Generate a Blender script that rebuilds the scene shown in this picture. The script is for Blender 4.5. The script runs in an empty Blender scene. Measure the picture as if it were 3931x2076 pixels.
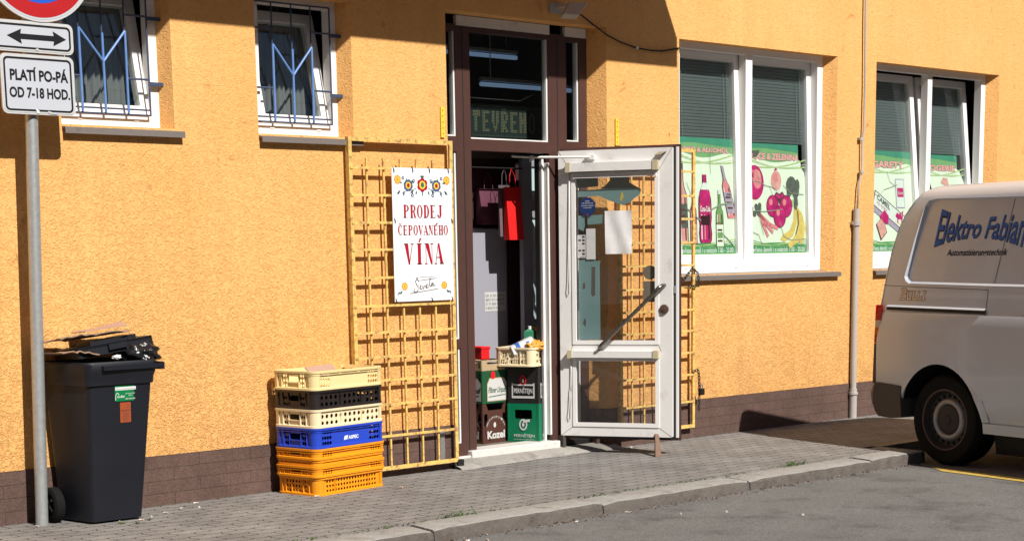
import bpy, bmesh, math, random
from mathutils import Vector, Matrix
from mathutils.geometry import tessellate_polygon
random.seed(7)
R = math.radians
SC = bpy.context.scene
COL = SC.collection
PI = math.pi
# ------------------------------------------------------------------ camera
cam = bpy.data.cameras.new('camera'); co = bpy.data.objects.new('camera', cam); COL.objects.link(co)
cr = Vector((0.7309463, -0.68225316, -0.0157523)); cu = Vector((0.12378809, 0.10985274, 0.98620935)); cf = Vector((0.67111401, 0.72281602, -0.16475127))
co.matrix_world = Matrix(((cr.x, cu.x, -cf.x, 0.0), (cr.y, cu.y, -cf.y, -8.64), (cr.z, cu.z, -cf.z, 1.4224), (0, 0, 0, 1)))
cam.sensor_width = 36; cam.lens = 59.44; cam.shift_y = 0.2607; cam.clip_end = 900; cam.clip_start = 0.1
SC.camera = co
# ------------------------------------------------------------------ world + sun
SUN = Vector((0.08, 1.0, -0.965)).normalized()
wd = bpy.data.worlds.new('World'); SC.world = wd; wd.use_nodes = True
nt = wd.node_tree; nt.nodes.clear()
sky = nt.nodes.new('ShaderNodeTexSky'); sky.sky_type = 'NISHITA'; sky.sun_disc = False
sky.sun_elevation = math.asin(-SUN.z); sky.sun_rotation = math.atan2(-SUN.x, -SUN.y)
bg = nt.nodes.new('ShaderNodeBackground'); bg.inputs['Strength'].default_value = 0.05
ow = nt.nodes.new('ShaderNodeOutputWorld')
nt.links.new(sky.outputs[0], bg.inputs[0]); nt.links.new(bg.outputs[0], ow.inputs[0])
sl = bpy.data.lights.new('sun', 'SUN'); sl.energy = 5.0; sl.angle = R(0.5); sl.color = (1.0, 0.95, 0.87)
so = bpy.data.objects.new('sun', sl); COL.objects.link(so); so.location = (0, -20, 30)
so.rotation_euler = SUN.to_track_quat('-Z', 'Y').to_euler()
SC.view_settings.view_transform = 'Standard'; SC.view_settings.look = 'None'
SC.view_settings.exposure = 0.36; SC.view_settings.gamma = 1
SC.render.engine = 'CYCLES'
SC.cycles.max_bounces = 8; SC.cycles.transparent_max_bounces = 24; SC.cycles.sample_clamp_indirect = 4
SC.cycles.use_denoising = True
# ------------------------------------------------------------------ materials
def node(nt, t, **kw):
    n = nt.nodes.new(t)
    for k, v in kw.items(): setattr(n, k, v)
    return n
def pm(name, col, rough=0.5, metal=0.0, var=0.12, vs=6.0, bump=0.0, bs=60.0, dirt=None, dcol=None, ds=5.0, spec=0.5, coat=0.0):
    """principled material with noise variation, optional dirt patches and bump"""
    m = bpy.data.materials.new(name); m.use_nodes = True
    nt = m.node_tree; b = nt.nodes['Principled BSDF']; L = nt.links.new
    tc = node(nt, 'ShaderNodeTexCoord')
    n1 = node(nt, 'ShaderNodeTexNoise'); n1.inputs['Scale'].default_value = vs; n1.inputs['Detail'].default_value = 5
    L(tc.outputs['Object'], n1.inputs['Vector'])
    mx = node(nt, 'ShaderNodeMix', data_type='RGBA')
    mx.inputs['A'].default_value = (*[c * (1 - var) for c in col], 1); mx.inputs['B'].default_value = (*[min(1, c * (1 + var)) for c in col], 1)
    L(n1.outputs['Fac'], mx.inputs['Factor']); out = mx.outputs['Result']
    if dirt:
        n2 = node(nt, 'ShaderNodeTexNoise'); n2.inputs['Scale'].default_value = ds; n2.inputs['Detail'].default_value = 8; n2.inputs['Roughness'].default_value = 0.7
        L(tc.outputs['Object'], n2.inputs['Vector'])
        rp = node(nt, 'ShaderNodeMapRange'); rp.inputs['From Min'].default_value = 1 - dirt - 0.09; rp.inputs['From Max'].default_value = 1 - dirt + 0.09
        L(n2.outputs['Fac'], rp.inputs['Value'])
        m2 = node(nt, 'ShaderNodeMix', data_type='RGBA'); L(rp.outputs['Result'], m2.inputs['Factor']); L(out, m2.inputs['A'])
        m2.inputs['B'].default_value = (*dcol, 1); out = m2.outputs['Result']
    L(out, b.inputs['Base Color'])
    b.inputs['Roughness'].default_value = rough; b.inputs['Metallic'].default_value = metal
    b.inputs['Specular IOR Level'].default_value = spec; b.inputs['Coat Weight'].default_value = coat
    if bump:
        n3 = node(nt, 'ShaderNodeTexNoise'); n3.inputs['Scale'].default_value = bs; n3.inputs['Detail'].default_value = 6
        L(tc.outputs['Object'], n3.inputs['Vector'])
        bp = node(nt, 'ShaderNodeBump'); bp.inputs['Strength'].default_value = bump; bp.inputs['Distance'].default_value = 0.01
        L(n3.outputs['Fac'], bp.inputs['Height']); L(bp.outputs['Normal'], b.inputs['Normal'])
    return m
def flat(name, col, rough=0.55, spec=0.3):
    return pm(name, col, rough, var=0.05, vs=30, spec=spec)
def glass(name, tint=0.9, extra=0.0, col=None):
    m = bpy.data.materials.new(name); m.use_nodes = True; nt = m.node_tree; nt.nodes.clear(); L = nt.links.new
    o = node(nt, 'ShaderNodeOutputMaterial'); t = node(nt, 'ShaderNodeBsdfTransparent'); g = node(nt, 'ShaderNodeBsdfGlossy')
    c = col or (tint, tint, tint); t.inputs['Color'].default_value = (*c, 1); g.inputs['Roughness'].default_value = 0.01
    g.inputs['Color'].default_value = (0.9, 0.95, 1, 1)
    f = node(nt, 'ShaderNodeFresnel'); ge = node(nt, 'ShaderNodeNewGeometry'); io = node(nt, 'ShaderNodeMapRange'); io.inputs['To Min'].default_value = 1.5; io.inputs['To Max'].default_value = 1 / 1.5
    L(ge.outputs['Backfacing'], io.inputs['Value']); L(io.outputs['Result'], f.inputs['IOR'])
    a = node(nt, 'ShaderNodeMath', operation='ADD', use_clamp=True); a.inputs[1].default_value = extra
    x = node(nt, 'ShaderNodeMixShader'); L(f.outputs[0], a.inputs[0]); L(a.outputs[0], x.inputs[0]); L(t.outputs[0], x.inputs[1]); L(g.outputs[0], x.inputs[2]); L(x.outputs[0], o.inputs[0])
    return m
def emit(name, col, s):
    m = bpy.data.materials.new(name); m.use_nodes = True; b = m.node_tree.nodes['Principled BSDF']
    b.inputs['Base Color'].default_value = (*col, 1); b.inputs['Emission Color'].default_value = (*col, 1); b.inputs['Emission Strength'].default_value = s
    return m
def stucco():
    m = bpy.data.materials.new('orange_stucco'); m.use_nodes = True; nt = m.node_tree; b = nt.nodes['Principled BSDF']; L = nt.links.new
    tc = node(nt, 'ShaderNodeTexCoord')
    # worm-like trowelled ridges
    w = node(nt, 'ShaderNodeTexNoise'); w.inputs['Scale'].default_value = 17; w.inputs['Detail'].default_value = 2; L(tc.outputs['Object'], w.inputs['Vector'])
    ws = node(nt, 'ShaderNodeVectorMath', operation='SCALE'); ws.inputs['Scale'].default_value = 0.045; L(w.outputs['Color'], ws.inputs[0])
    wa = node(nt, 'ShaderNodeVectorMath', operation='ADD'); L(tc.outputs['Object'], wa.inputs[0]); L(ws.outputs[0], wa.inputs[1])
    n = node(nt, 'ShaderNodeTexNoise'); n.inputs['Scale'].default_value = 52; n.inputs['Detail'].default_value = 3; n.inputs['Roughness'].default_value = 0.55; n.inputs['Distortion'].default_value = 1.4
    L(wa.outputs[0], n.inputs['Vector'])
    r = node(nt, 'ShaderNodeValToRGB'); r.color_ramp.elements[0].position = 0.36; r.color_ramp.elements[1].position = 0.60
    e = r.color_ramp.elements.new(0.5); e.color = (0.8, 0.8, 0.8, 1)
    L(n.outputs['Fac'], r.inputs['Fac'])
    n2 = node(nt, 'ShaderNodeTexNoise'); n2.inputs['Scale'].default_value = 160; n2.inputs['Detail'].default_value = 4; L(tc.outputs['Object'], n2.inputs['Vector'])
    ad = node(nt, 'ShaderNodeMath', operation='MULTIPLY_ADD'); L(n2.outputs['Fac'], ad.inputs[0]); ad.inputs[1].default_value = 0.18; L(r.outputs['Color'], ad.inputs[2])
    # texture is fainter high up, stronger near the ground
    sx = node(nt, 'ShaderNodeSeparateXYZ'); L(tc.outputs['Object'], sx.inputs[0])
    mr = node(nt, 'ShaderNodeMapRange'); mr.inputs['From Min'].default_value = 0.2; mr.inputs['From Max'].default_value = 2.6; mr.inputs['To Min'].default_value = 0.72; mr.inputs['To Max'].default_value = 0.42
    L(sx.outputs['Z'], mr.inputs['Value'])
    bp = node(nt, 'ShaderNodeBump'); bp.inputs['Distance'].default_value = 0.0095; L(mr.outputs['Result'], bp.inputs['Strength']); L(ad.outputs[0], bp.inputs['Height']); L(bp.outputs['Normal'], b.inputs['Normal'])
    # colour: broad weathering, darkened grooves, brown scuffs, a little white chipping
    c1 = node(nt, 'ShaderNodeTexNoise'); c1.inputs['Scale'].default_value = 1.7; c1.inputs['Detail'].default_value = 6; L(tc.outputs['Object'], c1.inputs['Vector'])
    m1 = node(nt, 'ShaderNodeMix', data_type='RGBA'); m1.inputs['A'].default_value = (0.72, 0.375, 0.122, 1); m1.inputs['B'].default_value = (0.83, 0.472, 0.180, 1); L(c1.outputs['Fac'], m1.inputs['Factor'])
    dk = node(nt, 'ShaderNodeMapRange'); dk.inputs['From Min'].default_value = 0.0; dk.inputs['From Max'].default_value = 0.55; dk.inputs['To Min'].default_value = 0.30; dk.inputs['To Max'].default_value = 0.0; L(r.outputs['Color'], dk.inputs['Value'])  # groove colour darkened to stand in for shade between the ridges
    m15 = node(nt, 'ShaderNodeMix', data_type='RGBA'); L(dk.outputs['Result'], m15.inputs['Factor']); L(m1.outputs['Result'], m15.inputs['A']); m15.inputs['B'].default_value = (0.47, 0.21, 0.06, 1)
    s = node(nt, 'ShaderNodeTexNoise'); s.inputs['Scale'].default_value = 7; s.inputs['Detail'].default_value = 9; s.inputs['Roughness'].default_value = 0.72; s.inputs['Distortion'].default_value = 0.6; L(tc.outputs['Object'], s.inputs['Vector'])
    sr = node(nt, 'ShaderNodeMapRange'); sr.inputs['From Min'].default_value = 0.615; sr.inputs['From Max'].default_value = 0.73; sr.inputs['To Max'].default_value = 0.75; L(s.outputs['Fac'], sr.inputs['Value'])
    m2 = node(nt, 'ShaderNodeMix', data_type='RGBA'); L(sr.outputs['Result'], m2.inputs['Factor']); L(m15.outputs['Result'], m2.inputs['A']); m2.inputs['B'].default_value = (0.30, 0.11, 0.04, 1)
    # white chips only low down
    c = node(nt, 'ShaderNodeTexNoise'); c.inputs['Scale'].default_value = 15; c.inputs['Detail'].default_value = 7; c.inputs['Roughness'].default_value = 0.6; L(tc.outputs['Object'], c.inputs['Vector'])
    lo = node(nt, 'ShaderNodeMapRange'); lo.inputs['From Min'].default_value = 0.3; lo.inputs['From Max'].default_value = 1.2; lo.inputs['To Min'].default_value = 0.0; lo.inputs['To Max'].default_value = -0.06; L(sx.outputs['Z'], lo.inputs['Value'])
    ca = node(nt, 'ShaderNodeMath', operation='ADD'); L(c.outputs['Fac'], ca.inputs[0]); L(lo.outputs['Result'], ca.inputs[1])
    cm = node(nt, 'ShaderNodeMapRange'); cm.inputs['From Min'].default_value = 0.735; cm.inputs['From Max'].default_value = 0.75; L(ca.outputs[0], cm.inputs['Value'])
    m3 = node(nt, 'ShaderNodeMix', data_type='RGBA'); L(cm.outputs['Result'], m3.inputs['Factor']); L(m2.outputs['Result'], m3.inputs['A']); m3.inputs['B'].default_value = (0.72, 0.66, 0.6, 1)
    mp_ = node(nt, 'ShaderNodeMapping'); mp_.inputs['Scale'].default_value = (9.0, 1.0, 0.55); L(tc.outputs['Object'], mp_.inputs['Vector'])
    st = node(nt, 'ShaderNodeTexNoise'); st.inputs['Scale'].default_value = 1.0; st.inputs['Detail'].default_value = 5; st.inputs['Roughness'].default_value = 0.6; L(mp_.outputs[0], st.inputs['Vector'])
    sm = node(nt, 'ShaderNodeMapRange'); sm.inputs['From Min'].default_value = 0.35; sm.inputs['From Max'].default_value = 0.7; sm.inputs['To Min'].default_value = 1.03; sm.inputs['To Max'].default_value = 0.95; L(st.outputs['Fac'], sm.inputs['Value'])
    lz = node(nt, 'ShaderNodeMapRange'); lz.inputs['From Min'].default_value = 0.3; lz.inputs['From Max'].default_value = 1.1; lz.inputs['To Min'].default_value = 0.28; lz.inputs['To Max'].default_value = 0.0; L(sx.outputs['Z'], lz.inputs['Value'])
    ln = node(nt, 'ShaderNodeTexNoise'); ln.inputs['Scale'].default_value = 3.2; ln.inputs['Detail'].default_value = 8; ln.inputs['Roughness'].default_value = 0.65; L(tc.outputs['Object'], ln.inputs['Vector'])
    lm = node(nt, 'ShaderNodeMapRange'); lm.inputs['From Min'].default_value = 0.42; lm.inputs['From Max'].default_value = 0.66; L(ln.outputs['Fac'], lm.inputs['Value'])
    lx = node(nt, 'ShaderNodeMath', operation='MULTIPLY'); L(lz.outputs['Result'], lx.inputs[0]); L(lm.outputs['Result'], lx.inputs[1])
    m4 = node(nt, 'ShaderNodeMix', data_type='RGBA'); L(lx.outputs[0], m4.inputs['Factor']); L(m3.outputs['Result'], m4.inputs['A']); m4.inputs['B'].default_value = (0.40, 0.20, 0.09, 1)
    v4 = node(nt, 'ShaderNodeVectorMath', operation='SCALE'); L(m4.outputs['Result'], v4.inputs[0]); L(sm.outputs['Result'], v4.inputs['Scale'])
    L(v4.outputs[0], b.inputs['Base Color']); b.inputs['Roughness'].default_value = 0.9; b.inputs['Specular IOR Level'].default_value = 0.15
    return m
def brickmat(name, c1, c2, mortar, sx, sy, msize, plane='XZ', bump=0.6, zig=0.0, offs=0.5, dist=0.012, sp=0.2):
    m = bpy.data.materials.new(name); m.use_nodes = True; nt = m.node_tree; b = nt.nodes['Principled BSDF']; L = nt.links.new
    tc = node(nt, 'ShaderNodeTexCoord'); s = node(nt, 'ShaderNodeSeparateXYZ'); L(tc.outputs['Object'], s.inputs[0])
    cb = node(nt, 'ShaderNodeCombineXYZ'); L(s.outputs['X'], cb.inputs['X'])
    yo = s.outputs['Z'] if plane == 'XZ' else s.outputs['Y']
    if zig:
        pp = node(nt, 'ShaderNodeMath', operation='PINGPONG'); pp.inputs[1].default_value = sx / 4; L(s.outputs['X'], pp.inputs[0])
        ma = node(nt, 'ShaderNodeMath', operation='MULTIPLY_ADD'); L(pp.outputs[0], ma.inputs[0]); ma.inputs[1].default_value = zig; L(yo, ma.inputs[2]); yo = ma.outputs[0]
        pq = node(nt, 'ShaderNodeMath', operation='PINGPONG'); pq.inputs[1].default_value = sy / 2; L(s.outputs['Y'], pq.inputs[0])
        mb_ = node(nt, 'ShaderNodeMath', operation='MULTIPLY_ADD'); L(pq.outputs[0], mb_.inputs[0]); mb_.inputs[1].default_value = zig; L(s.outputs['X'], mb_.inputs[2]); L(mb_.outputs[0], cb.inputs['X'])
    L(yo, cb.inputs['Y'])
    nw = node(nt, 'ShaderNodeTexNoise'); nw.inputs['Scale'].default_value = 12; nw.inputs['Detail'].default_value = 4; L(tc.outputs['Object'], nw.inputs['Vector'])
    nsc = node(nt, 'ShaderNodeVectorMath', operation='SCALE'); nsc.inputs['Scale'].default_value = dist; L(nw.outputs['Color'], nsc.inputs[0])
    av = node(nt, 'ShaderNodeVectorMath', operation='ADD'); L(cb.outputs[0], av.inputs[0]); L(nsc.outputs[0], av.inputs[1])
    br = node(nt, 'ShaderNodeTexBrick'); br.offset = offs; br.inputs['Scale'].default_value = 1.0; br.inputs['Brick Width'].default_value = sx; br.inputs['Row Height'].default_value = sy
    br.inputs['Mortar Size'].default_value = msize; br.inputs['Mortar Smooth'].default_value = 0.3; br.inputs['Bias'].default_value = 0
    br.inputs['Color1'].default_value = (*c1, 1); br.inputs['Color2'].default_value = (*c2, 1); br.inputs['Mortar'].default_value = (*mortar, 1)
    L(av.outputs[0], br.inputs['Vector'])
    n2 = node(nt, 'ShaderNodeTexNoise'); n2.inputs['Scale'].default_value = 2.2; n2.inputs['Detail'].default_value = 9; n2.inputs['Roughness'].default_value = 0.7; L(tc.outputs['Object'], n2.inputs['Vector'])
    mr = node(nt, 'ShaderNodeMapRange'); mr.inputs['From Min'].default_value = 0.3; mr.inputs['From Max'].default_value = 0.7; mr.inputs['To Min'].default_value = 0.72; mr.inputs['To Max'].default_value = 1.25; L(n2.outputs['Fac'], mr.inputs['Value'])
    n3 = node(nt, 'ShaderNodeTexNoise'); n3.inputs['Scale'].default_value = 90; n3.inputs['Detail'].default_value = 3; L(tc.outputs['Object'], n3.inputs['Vector'])
    m3 = node(nt, 'ShaderNodeMapRange'); m3.inputs['From Min'].default_value = 0.3; m3.inputs['From Max'].default_value = 0.7; m3.inputs['To Min'].default_value = 0.8; m3.inputs['To Max'].default_value = 1.2; L(n3.outputs['Fac'], m3.inputs['Value'])
    mm = node(nt, 'ShaderNodeMath', operation='MULTIPLY'); L(mr.outputs['Result'], mm.inputs[0]); L(m3.outputs['Result'], mm.inputs[1])
    vm = node(nt, 'ShaderNodeVectorMath', operation='SCALE'); L(br.outputs['Color'], vm.inputs[0]); L(mm.outputs[0], vm.inputs['Scale']); L(vm.outputs[0], b.inputs['Base Color'])
    hm = node(nt, 'ShaderNodeMath', operation='MULTIPLY_ADD'); L(br.outputs['Fac'], hm.inputs[0]); hm.inputs[1].default_value = -1.0; L(n3.outputs['Fac'], hm.inputs[2])
    bp = node(nt, 'ShaderNodeBump'); bp.inputs['Strength'].default_value = bump; bp.inputs['Distance'].default_value = 0.006; L(hm.outputs[0], bp.inputs['Height']); L(bp.outputs['Normal'], b.inputs['Normal'])
    b.inputs['Roughness'].default_value = 0.85; b.inputs['Specular IOR Level'].default_value = sp
    return m
def asphalt():
    m = pm('asphalt', (0.150, 0.146, 0.142), 0.9, var=0.22, vs=2.0, bump=0.8, bs=140, dirt=0.40, dcol=(0.085, 0.082, 0.08), ds=2.1, spec=0.2)
    nt = m.node_tree; b = nt.nodes['Principled BSDF']; L = nt.links.new; src = b.inputs['Base Color'].links[0].from_socket
    tc = node(nt, 'ShaderNodeTexCoord'); n = node(nt, 'ShaderNodeTexVoronoi'); n.inputs['Scale'].default_value = 110; L(tc.outputs['Object'], n.inputs['Vector'])
    mr = node(nt, 'ShaderNodeMapRange'); mr.inputs['From Min'].default_value = 0.0; mr.inputs['From Max'].default_value = 1.0; mr.inputs['To Min'].default_value = 0.72; mr.inputs['To Max'].default_value = 1.4; L(n.outputs['Color'], mr.inputs['Value'])
    v = node(nt, 'ShaderNodeVectorMath', operation='SCALE'); L(src, v.inputs[0]); L(mr.outputs['Result'], v.inputs['Scale']); L(v.outputs[0], b.inputs['Base Color'])
    return m
M = dict(
    stucco=stucco(),
    plinth=brickmat('brown_plinth_tile', (0.118, 0.073, 0.061), (0.106, 0.066, 0.056), (0.072, 0.048, 0.041), 0.36, 0.074, 0.0026, 'XZ', 0.45, dist=0.006),
    pavers=brickmat('grey_pavers', (0.228, 0.217, 0.208), (0.192, 0.183, 0.176), (0.042, 0.037, 0.032), 0.20, 0.10, 0.0042, 'XY', 0.9, zig=0.36, dist=0.02),
    asphalt=asphalt(),
    kerb=pm('kerb_granite', (0.275, 0.265, 0.25), 0.85, var=0.25, vs=14, bump=0.8, bs=45, dirt=0.38, dcol=(0.17, 0.145, 0.125), ds=6, spec=0.2),
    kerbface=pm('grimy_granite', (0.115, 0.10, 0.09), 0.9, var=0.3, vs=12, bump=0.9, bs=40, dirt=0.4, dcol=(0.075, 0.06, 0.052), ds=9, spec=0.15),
    cement=pm('cement', (0.30, 0.285, 0.265), 0.9, var=0.2, vs=6, bump=0.8, bs=30, dirt=0.4, dcol=(0.18, 0.165, 0.15), ds=7, spec=0.2),
    marble=pm('white_threshold', (0.62, 0.60, 0.57), 0.5, var=0.12, vs=20, bump=0.2, dirt=0.34, dcol=(0.35, 0.31, 0.28), ds=14),
    white=pm('white_upvc', (0.80, 0.79, 0.78), 0.35, var=0.02, vs=4, dirt=0.25, dcol=(0.6, 0.58, 0.55), ds=4),
    dirtywhite=pm('weathered_white_upvc', (0.74, 0.735, 0.73), 0.4, var=0.04, vs=5, dirt=0.36, dcol=(0.56, 0.545, 0.53), ds=5, bump=0.05, bs=20),
    brown=pm('brown_upvc', (0.068, 0.030, 0.024), 0.45, var=0.12, vs=14),
    black=pm('black_rubber', (0.012, 0.011, 0.011), 0.6),
    sill=pm('sill_sheet', (0.17, 0.148, 0.137), 0.5, metal=0.1, var=0.12, vs=12, dirt=0.36, dcol=(0.13, 0.11, 0.10), ds=12),
    grille=pm('grille_paint_shaded', (0.045, 0.065, 0.125), 0.45, var=0.2, vs=30), grillelit=pm('grille_paint_sunlit', (0.11, 0.23, 0.52), 0.45, var=0.2, vs=30, dirt=0.3, dcol=(0.1, 0.12, 0.2), ds=24),  # one blue paint in two tones: bars coloured as shaded, motif as sunlit
    rust=pm('rusty_yellow_paint', (0.70, 0.475, 0.135), 0.6, var=0.2, vs=9, dirt=0.43, dcol=(0.30, 0.16, 0.075), ds=24, bump=0.3, bs=60),
    yellow=pm('bright_yellow_paint', (0.75, 0.55, 0.05), 0.5, var=0.15, vs=20, dirt=0.3, dcol=(0.25, 0.14, 0.05), ds=30),
    glass=glass('window_glass', 0.86, 0.0, (0.92, 0.96, 0.95)),
    doorglass=glass('door_glass', 0.92, 0.0),
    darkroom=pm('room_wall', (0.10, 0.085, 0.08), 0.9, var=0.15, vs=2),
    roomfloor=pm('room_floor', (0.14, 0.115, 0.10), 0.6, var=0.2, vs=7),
    curtain=pm('net_curtain', (0.15, 0.145, 0.145), 0.95, var=0.12, vs=8),
    blind=pm('blind_slat', (0.25, 0.28, 0.29), 0.45, var=0.08, vs=3),
    galv=pm('galvanised_steel', (0.42, 0.44, 0.45), 0.45, metal=0.55, var=0.25, vs=40, dirt=0.3, dcol=(0.30, 0.31, 0.32), ds=30),
    sheet=pm('grey_plastic_conduit', (0.42, 0.39, 0.37), 0.5, var=0.1, vs=8),
    signw=pm('sign_sheeting', (0.47, 0.50, 0.56), 0.5, var=0.05, vs=5),
    signb=flat('sign_black', (0.008, 0.008, 0.011)),
    signrim=pm('sign_rim', (0.50, 0.51, 0.52), 0.45, var=0.12, vs=25),
    signred=flat('sign_red', (0.40, 0.008, 0.012)), signblue=flat('sign_blue', (0.012, 0.085, 0.52)),
    bin=pm('bin_plastic', (0.007, 0.0085, 0.014), 0.48, var=0.25, vs=5, dirt=0.30, dcol=(0.016, 0.016, 0.018), ds=9, spec=0.38),
    bag=pm('bin_bag', (0.012, 0.012, 0.014), 0.22, var=0.2, bump=0.9, bs=22),
    card=pm('cardboard', (0.33, 0.21, 0.14), 0.9, var=0.15, vs=9), cardpink=pm('cardboard_sheet', (0.40, 0.25, 0.185), 0.9, var=0.06),
    cream=pm('cream_plastic', (0.74, 0.60, 0.30), 0.42, var=0.06, vs=6, dirt=0.27, dcol=(0.5, 0.38, 0.19), ds=12),
    cream2=pm('pale_cream_plastic', (0.76, 0.64, 0.42), 0.42, var=0.06, vs=6), 
    crblack=pm('black_crate_plastic', (0.016, 0.012, 0.012), 0.4),
    crblue=pm('blue_crate_plastic', (0.016, 0.055, 0.48), 0.4, var=0.1), crorange=pm('orange_crate_plastic', (0.80, 0.29, 0.008), 0.42, var=0.07, vs=9, dirt=0.28, dcol=(0.55, 0.2, 0.02), ds=9),
    green=flat('print_green', (0.02, 0.28, 0.05)), 
    van=pm('silver_van_paint', (0.565, 0.61, 0.685), 0.32, metal=0.2, var=0.03, vs=1.2, coat=0.35, dirt=0.3, dcol=(0.50, 0.525, 0.57), ds=1.6),
    vanplastic=pm('bumper_plastic', (0.06, 0.052, 0.045), 0.6, var=0.15, vs=9), vanseam=flat('seam_dark', (0.02, 0.018, 0.016)),
    tyre=pm('tyre_rubber', (0.006, 0.006, 0.006), 0.85, bump=0.3, bs=30, spec=0.2), steel=pm('wheel_steel', (0.33, 0.33, 0.34), 0.45, metal=0.6, var=0.2, vs=20, dirt=0.32, dcol=(0.15, 0.11, 0.09), ds=20),
    rimdark=pm('rim_dark_steel', (0.03, 0.028, 0.027), 0.55, metal=0.3, var=0.3, vs=25), rimedge=pm('rim_rusty_edge', (0.10, 0.06, 0.055), 0.6, var=0.4, vs=25),
    chrome=pm('worn_chrome', (0.22, 0.205, 0.19), 0.25, metal=0.95, var=0.2, vs=30), bronze=pm('lock_bronze', (0.16, 0.10, 0.075), 0.4, metal=0.6),
    paper=pm('white_paper', (0.72, 0.72, 0.73), 0.8, var=0.04, vs=9, bump=0.2, bs=14), beige=flat('beige_plastic', (0.50, 0.44, 0.30)),
    wood=pm('worn_wood', (0.17, 0.10, 0.07), 0.8, var=0.3, vs=30, bump=0.4, bs=40), yline=pm('yellow_road_paint', (0.52, 0.36, 0.07), 0.8, var=0.2, vs=8, dirt=0.42, dcol=(0.14, 0.12, 0.08), ds=22),
    moss=pm('moss', (0.05, 0.085, 0.015), 0.95, var=0.4, vs=40), grassblade=pm('grass_blade', (0.04, 0.075, 0.014), 0.8, var=0.4, vs=40),
    lamp=pm('floodlight_grey', (0.36, 0.34, 0.31), 0.5), lens=pm('floodlight_lens', (0.50, 0.47, 0.42), 0.3, var=0.2, vs=14), cable=flat('black_cable', (0.012, 0.009, 0.008)),
    tube=emit('fluorescent_tube', (0.45, 0.65, 1.0), 0.17), board=flat('led_board', (0.012, 0.022, 0.022)), led=flat('led_dot', (0.17, 0.155, 0.085)),
    fridge=pm('white_panel', (0.30, 0.30, 0.35), 0.5, var=0.04, vs=2), frost=pm('frosted_pane', (0.50, 0.64, 0.68), 0.6, var=0.06, vs=4),
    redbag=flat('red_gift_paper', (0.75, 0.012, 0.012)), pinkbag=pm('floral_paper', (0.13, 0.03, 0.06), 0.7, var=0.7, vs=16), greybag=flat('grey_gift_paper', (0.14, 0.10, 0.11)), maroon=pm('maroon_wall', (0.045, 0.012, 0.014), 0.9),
    beerbrown=pm('brown_crate', (0.075, 0.028, 0.02), 0.45, var=0.1), beergreen=pm('dark_green_crate', (0.012, 0.075, 0.03), 0.45), perngreen=pm('green_crate', (0.0, 0.16, 0.07), 0.4), beerblack=pm('black_beer_crate', (0.014, 0.014, 0.014), 0.45), tan=pm('tan_crate', (0.40, 0.30, 0.18), 0.5),
    redplastic=flat('red_plastic', (0.65, 0.01, 0.015)),
    facade2=pm('far_facade', (0.11, 0.10, 0.09), 0.9, var=0.15, vs=0.5),
    p_green=pm('poster_green', (0.09, 0.30, 0.12), 0.5, var=0.25, vs=8), p_teal=pm('poster_teal', (0.07, 0.29, 0.19), 0.5, var=0.25, vs=8), p_light=flat('poster_pale', (0.82, 0.86, 0.72)), p_lime=flat('poster_lime', (0.50, 0.62, 0.27)), p_mid=pm('poster_mid_green', (0.22, 0.42, 0.19), 0.5, var=0.2, vs=8),
    p_pink=pm('poster_pink', (0.80, 0.26, 0.29), 0.5, var=0.2, vs=25), p_title=flat('poster_title_pink', (0.92, 0.40, 0.42)), p_mag=pm('poster_magenta', (0.56, 0.025, 0.17), 0.5, var=0.65, vs=22, spec=0.3), p_dark=flat('poster_dark', (0.05, 0.015, 0.02)), p_peach=pm('poster_peach', (0.78, 0.36, 0.32), 0.5, var=0.35, vs=20), p_grey=pm('poster_grey', (0.12, 0.13, 0.11), 0.5, var=0.7, vs=40), p_yel=pm('poster_yellow', (0.80, 0.56, 0.16), 0.5, var=0.3, vs=22), p_white=flat('poster_white', (0.78, 0.78, 0.74)), p_lav=flat('poster_lavender', (0.45, 0.36, 0.48)), p_bg=flat('poster_bottle_green', (0.20, 0.36, 0.13)), p_out=flat('poster_outline', (0.13, 0.05, 0.05)), p_crease=flat('poster_crease', (0.34, 0.37, 0.29)),
    teal=pm('teal_film', (0.22, 0.37, 0.37), 0.5, var=0.1, vs=3), greyfilm=pm('grey_film', (0.13, 0.115, 0.09), 0.6, var=0.15), octblue=flat('sticker_blue', (0.01, 0.03, 0.12)),
    b_red=flat('banner_red', (0.36, 0.006, 0.022)), b_grey=flat('banner_letter_grey', (0.16, 0.13, 0.14)), b_white=pm('banner_board', (0.76, 0.79, 0.82), 0.5, var=0.015), b_blue=flat('banner_blue', (0.06, 0.09, 0.19)), b_or=flat('banner_orange', (0.65, 0.30, 0.06)), b_gr=flat('banner_green', (0.04, 0.14, 0.10)), b_yel=flat('banner_yellow', (0.75, 0.55, 0.05)),
    v_blue=flat('lettering_blue', (0.045, 0.14, 0.48)), v_dark=flat('lettering_dark', (0.015, 0.015, 0.018)), v_tan=flat('lettering_tan', (0.80, 0.62, 0.45)),
    tl_red=flat('tail_red', (0.48, 0.012, 0.01), 0.2), tl_or=flat('tail_orange', (0.65, 0.13, 0.01), 0.2), tl_w=flat('tail_white', (0.6, 0.5, 0.42), 0.2),
    st_green=flat('sticker_green', (0.0, 0.17, 0.05)), st_or=flat('sticker_orange', (0.32, 0.065, 0.02)), iron=pm('dark_iron', (0.035, 0.033, 0.032), 0.45, metal=0.6),
    juice=flat('carton_green', (0.04, 0.22, 0.12)), boxwhite=flat('carton_white', (0.68, 0.68, 0.72)), bread=pm('snack_bag', (0.62, 0.30, 0.04), 0.35, var=0.4, vs=16), foil=pm('dark_wrap', (0.05, 0.03, 0.025), 0.3, var=0.5, vs=15),
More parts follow.
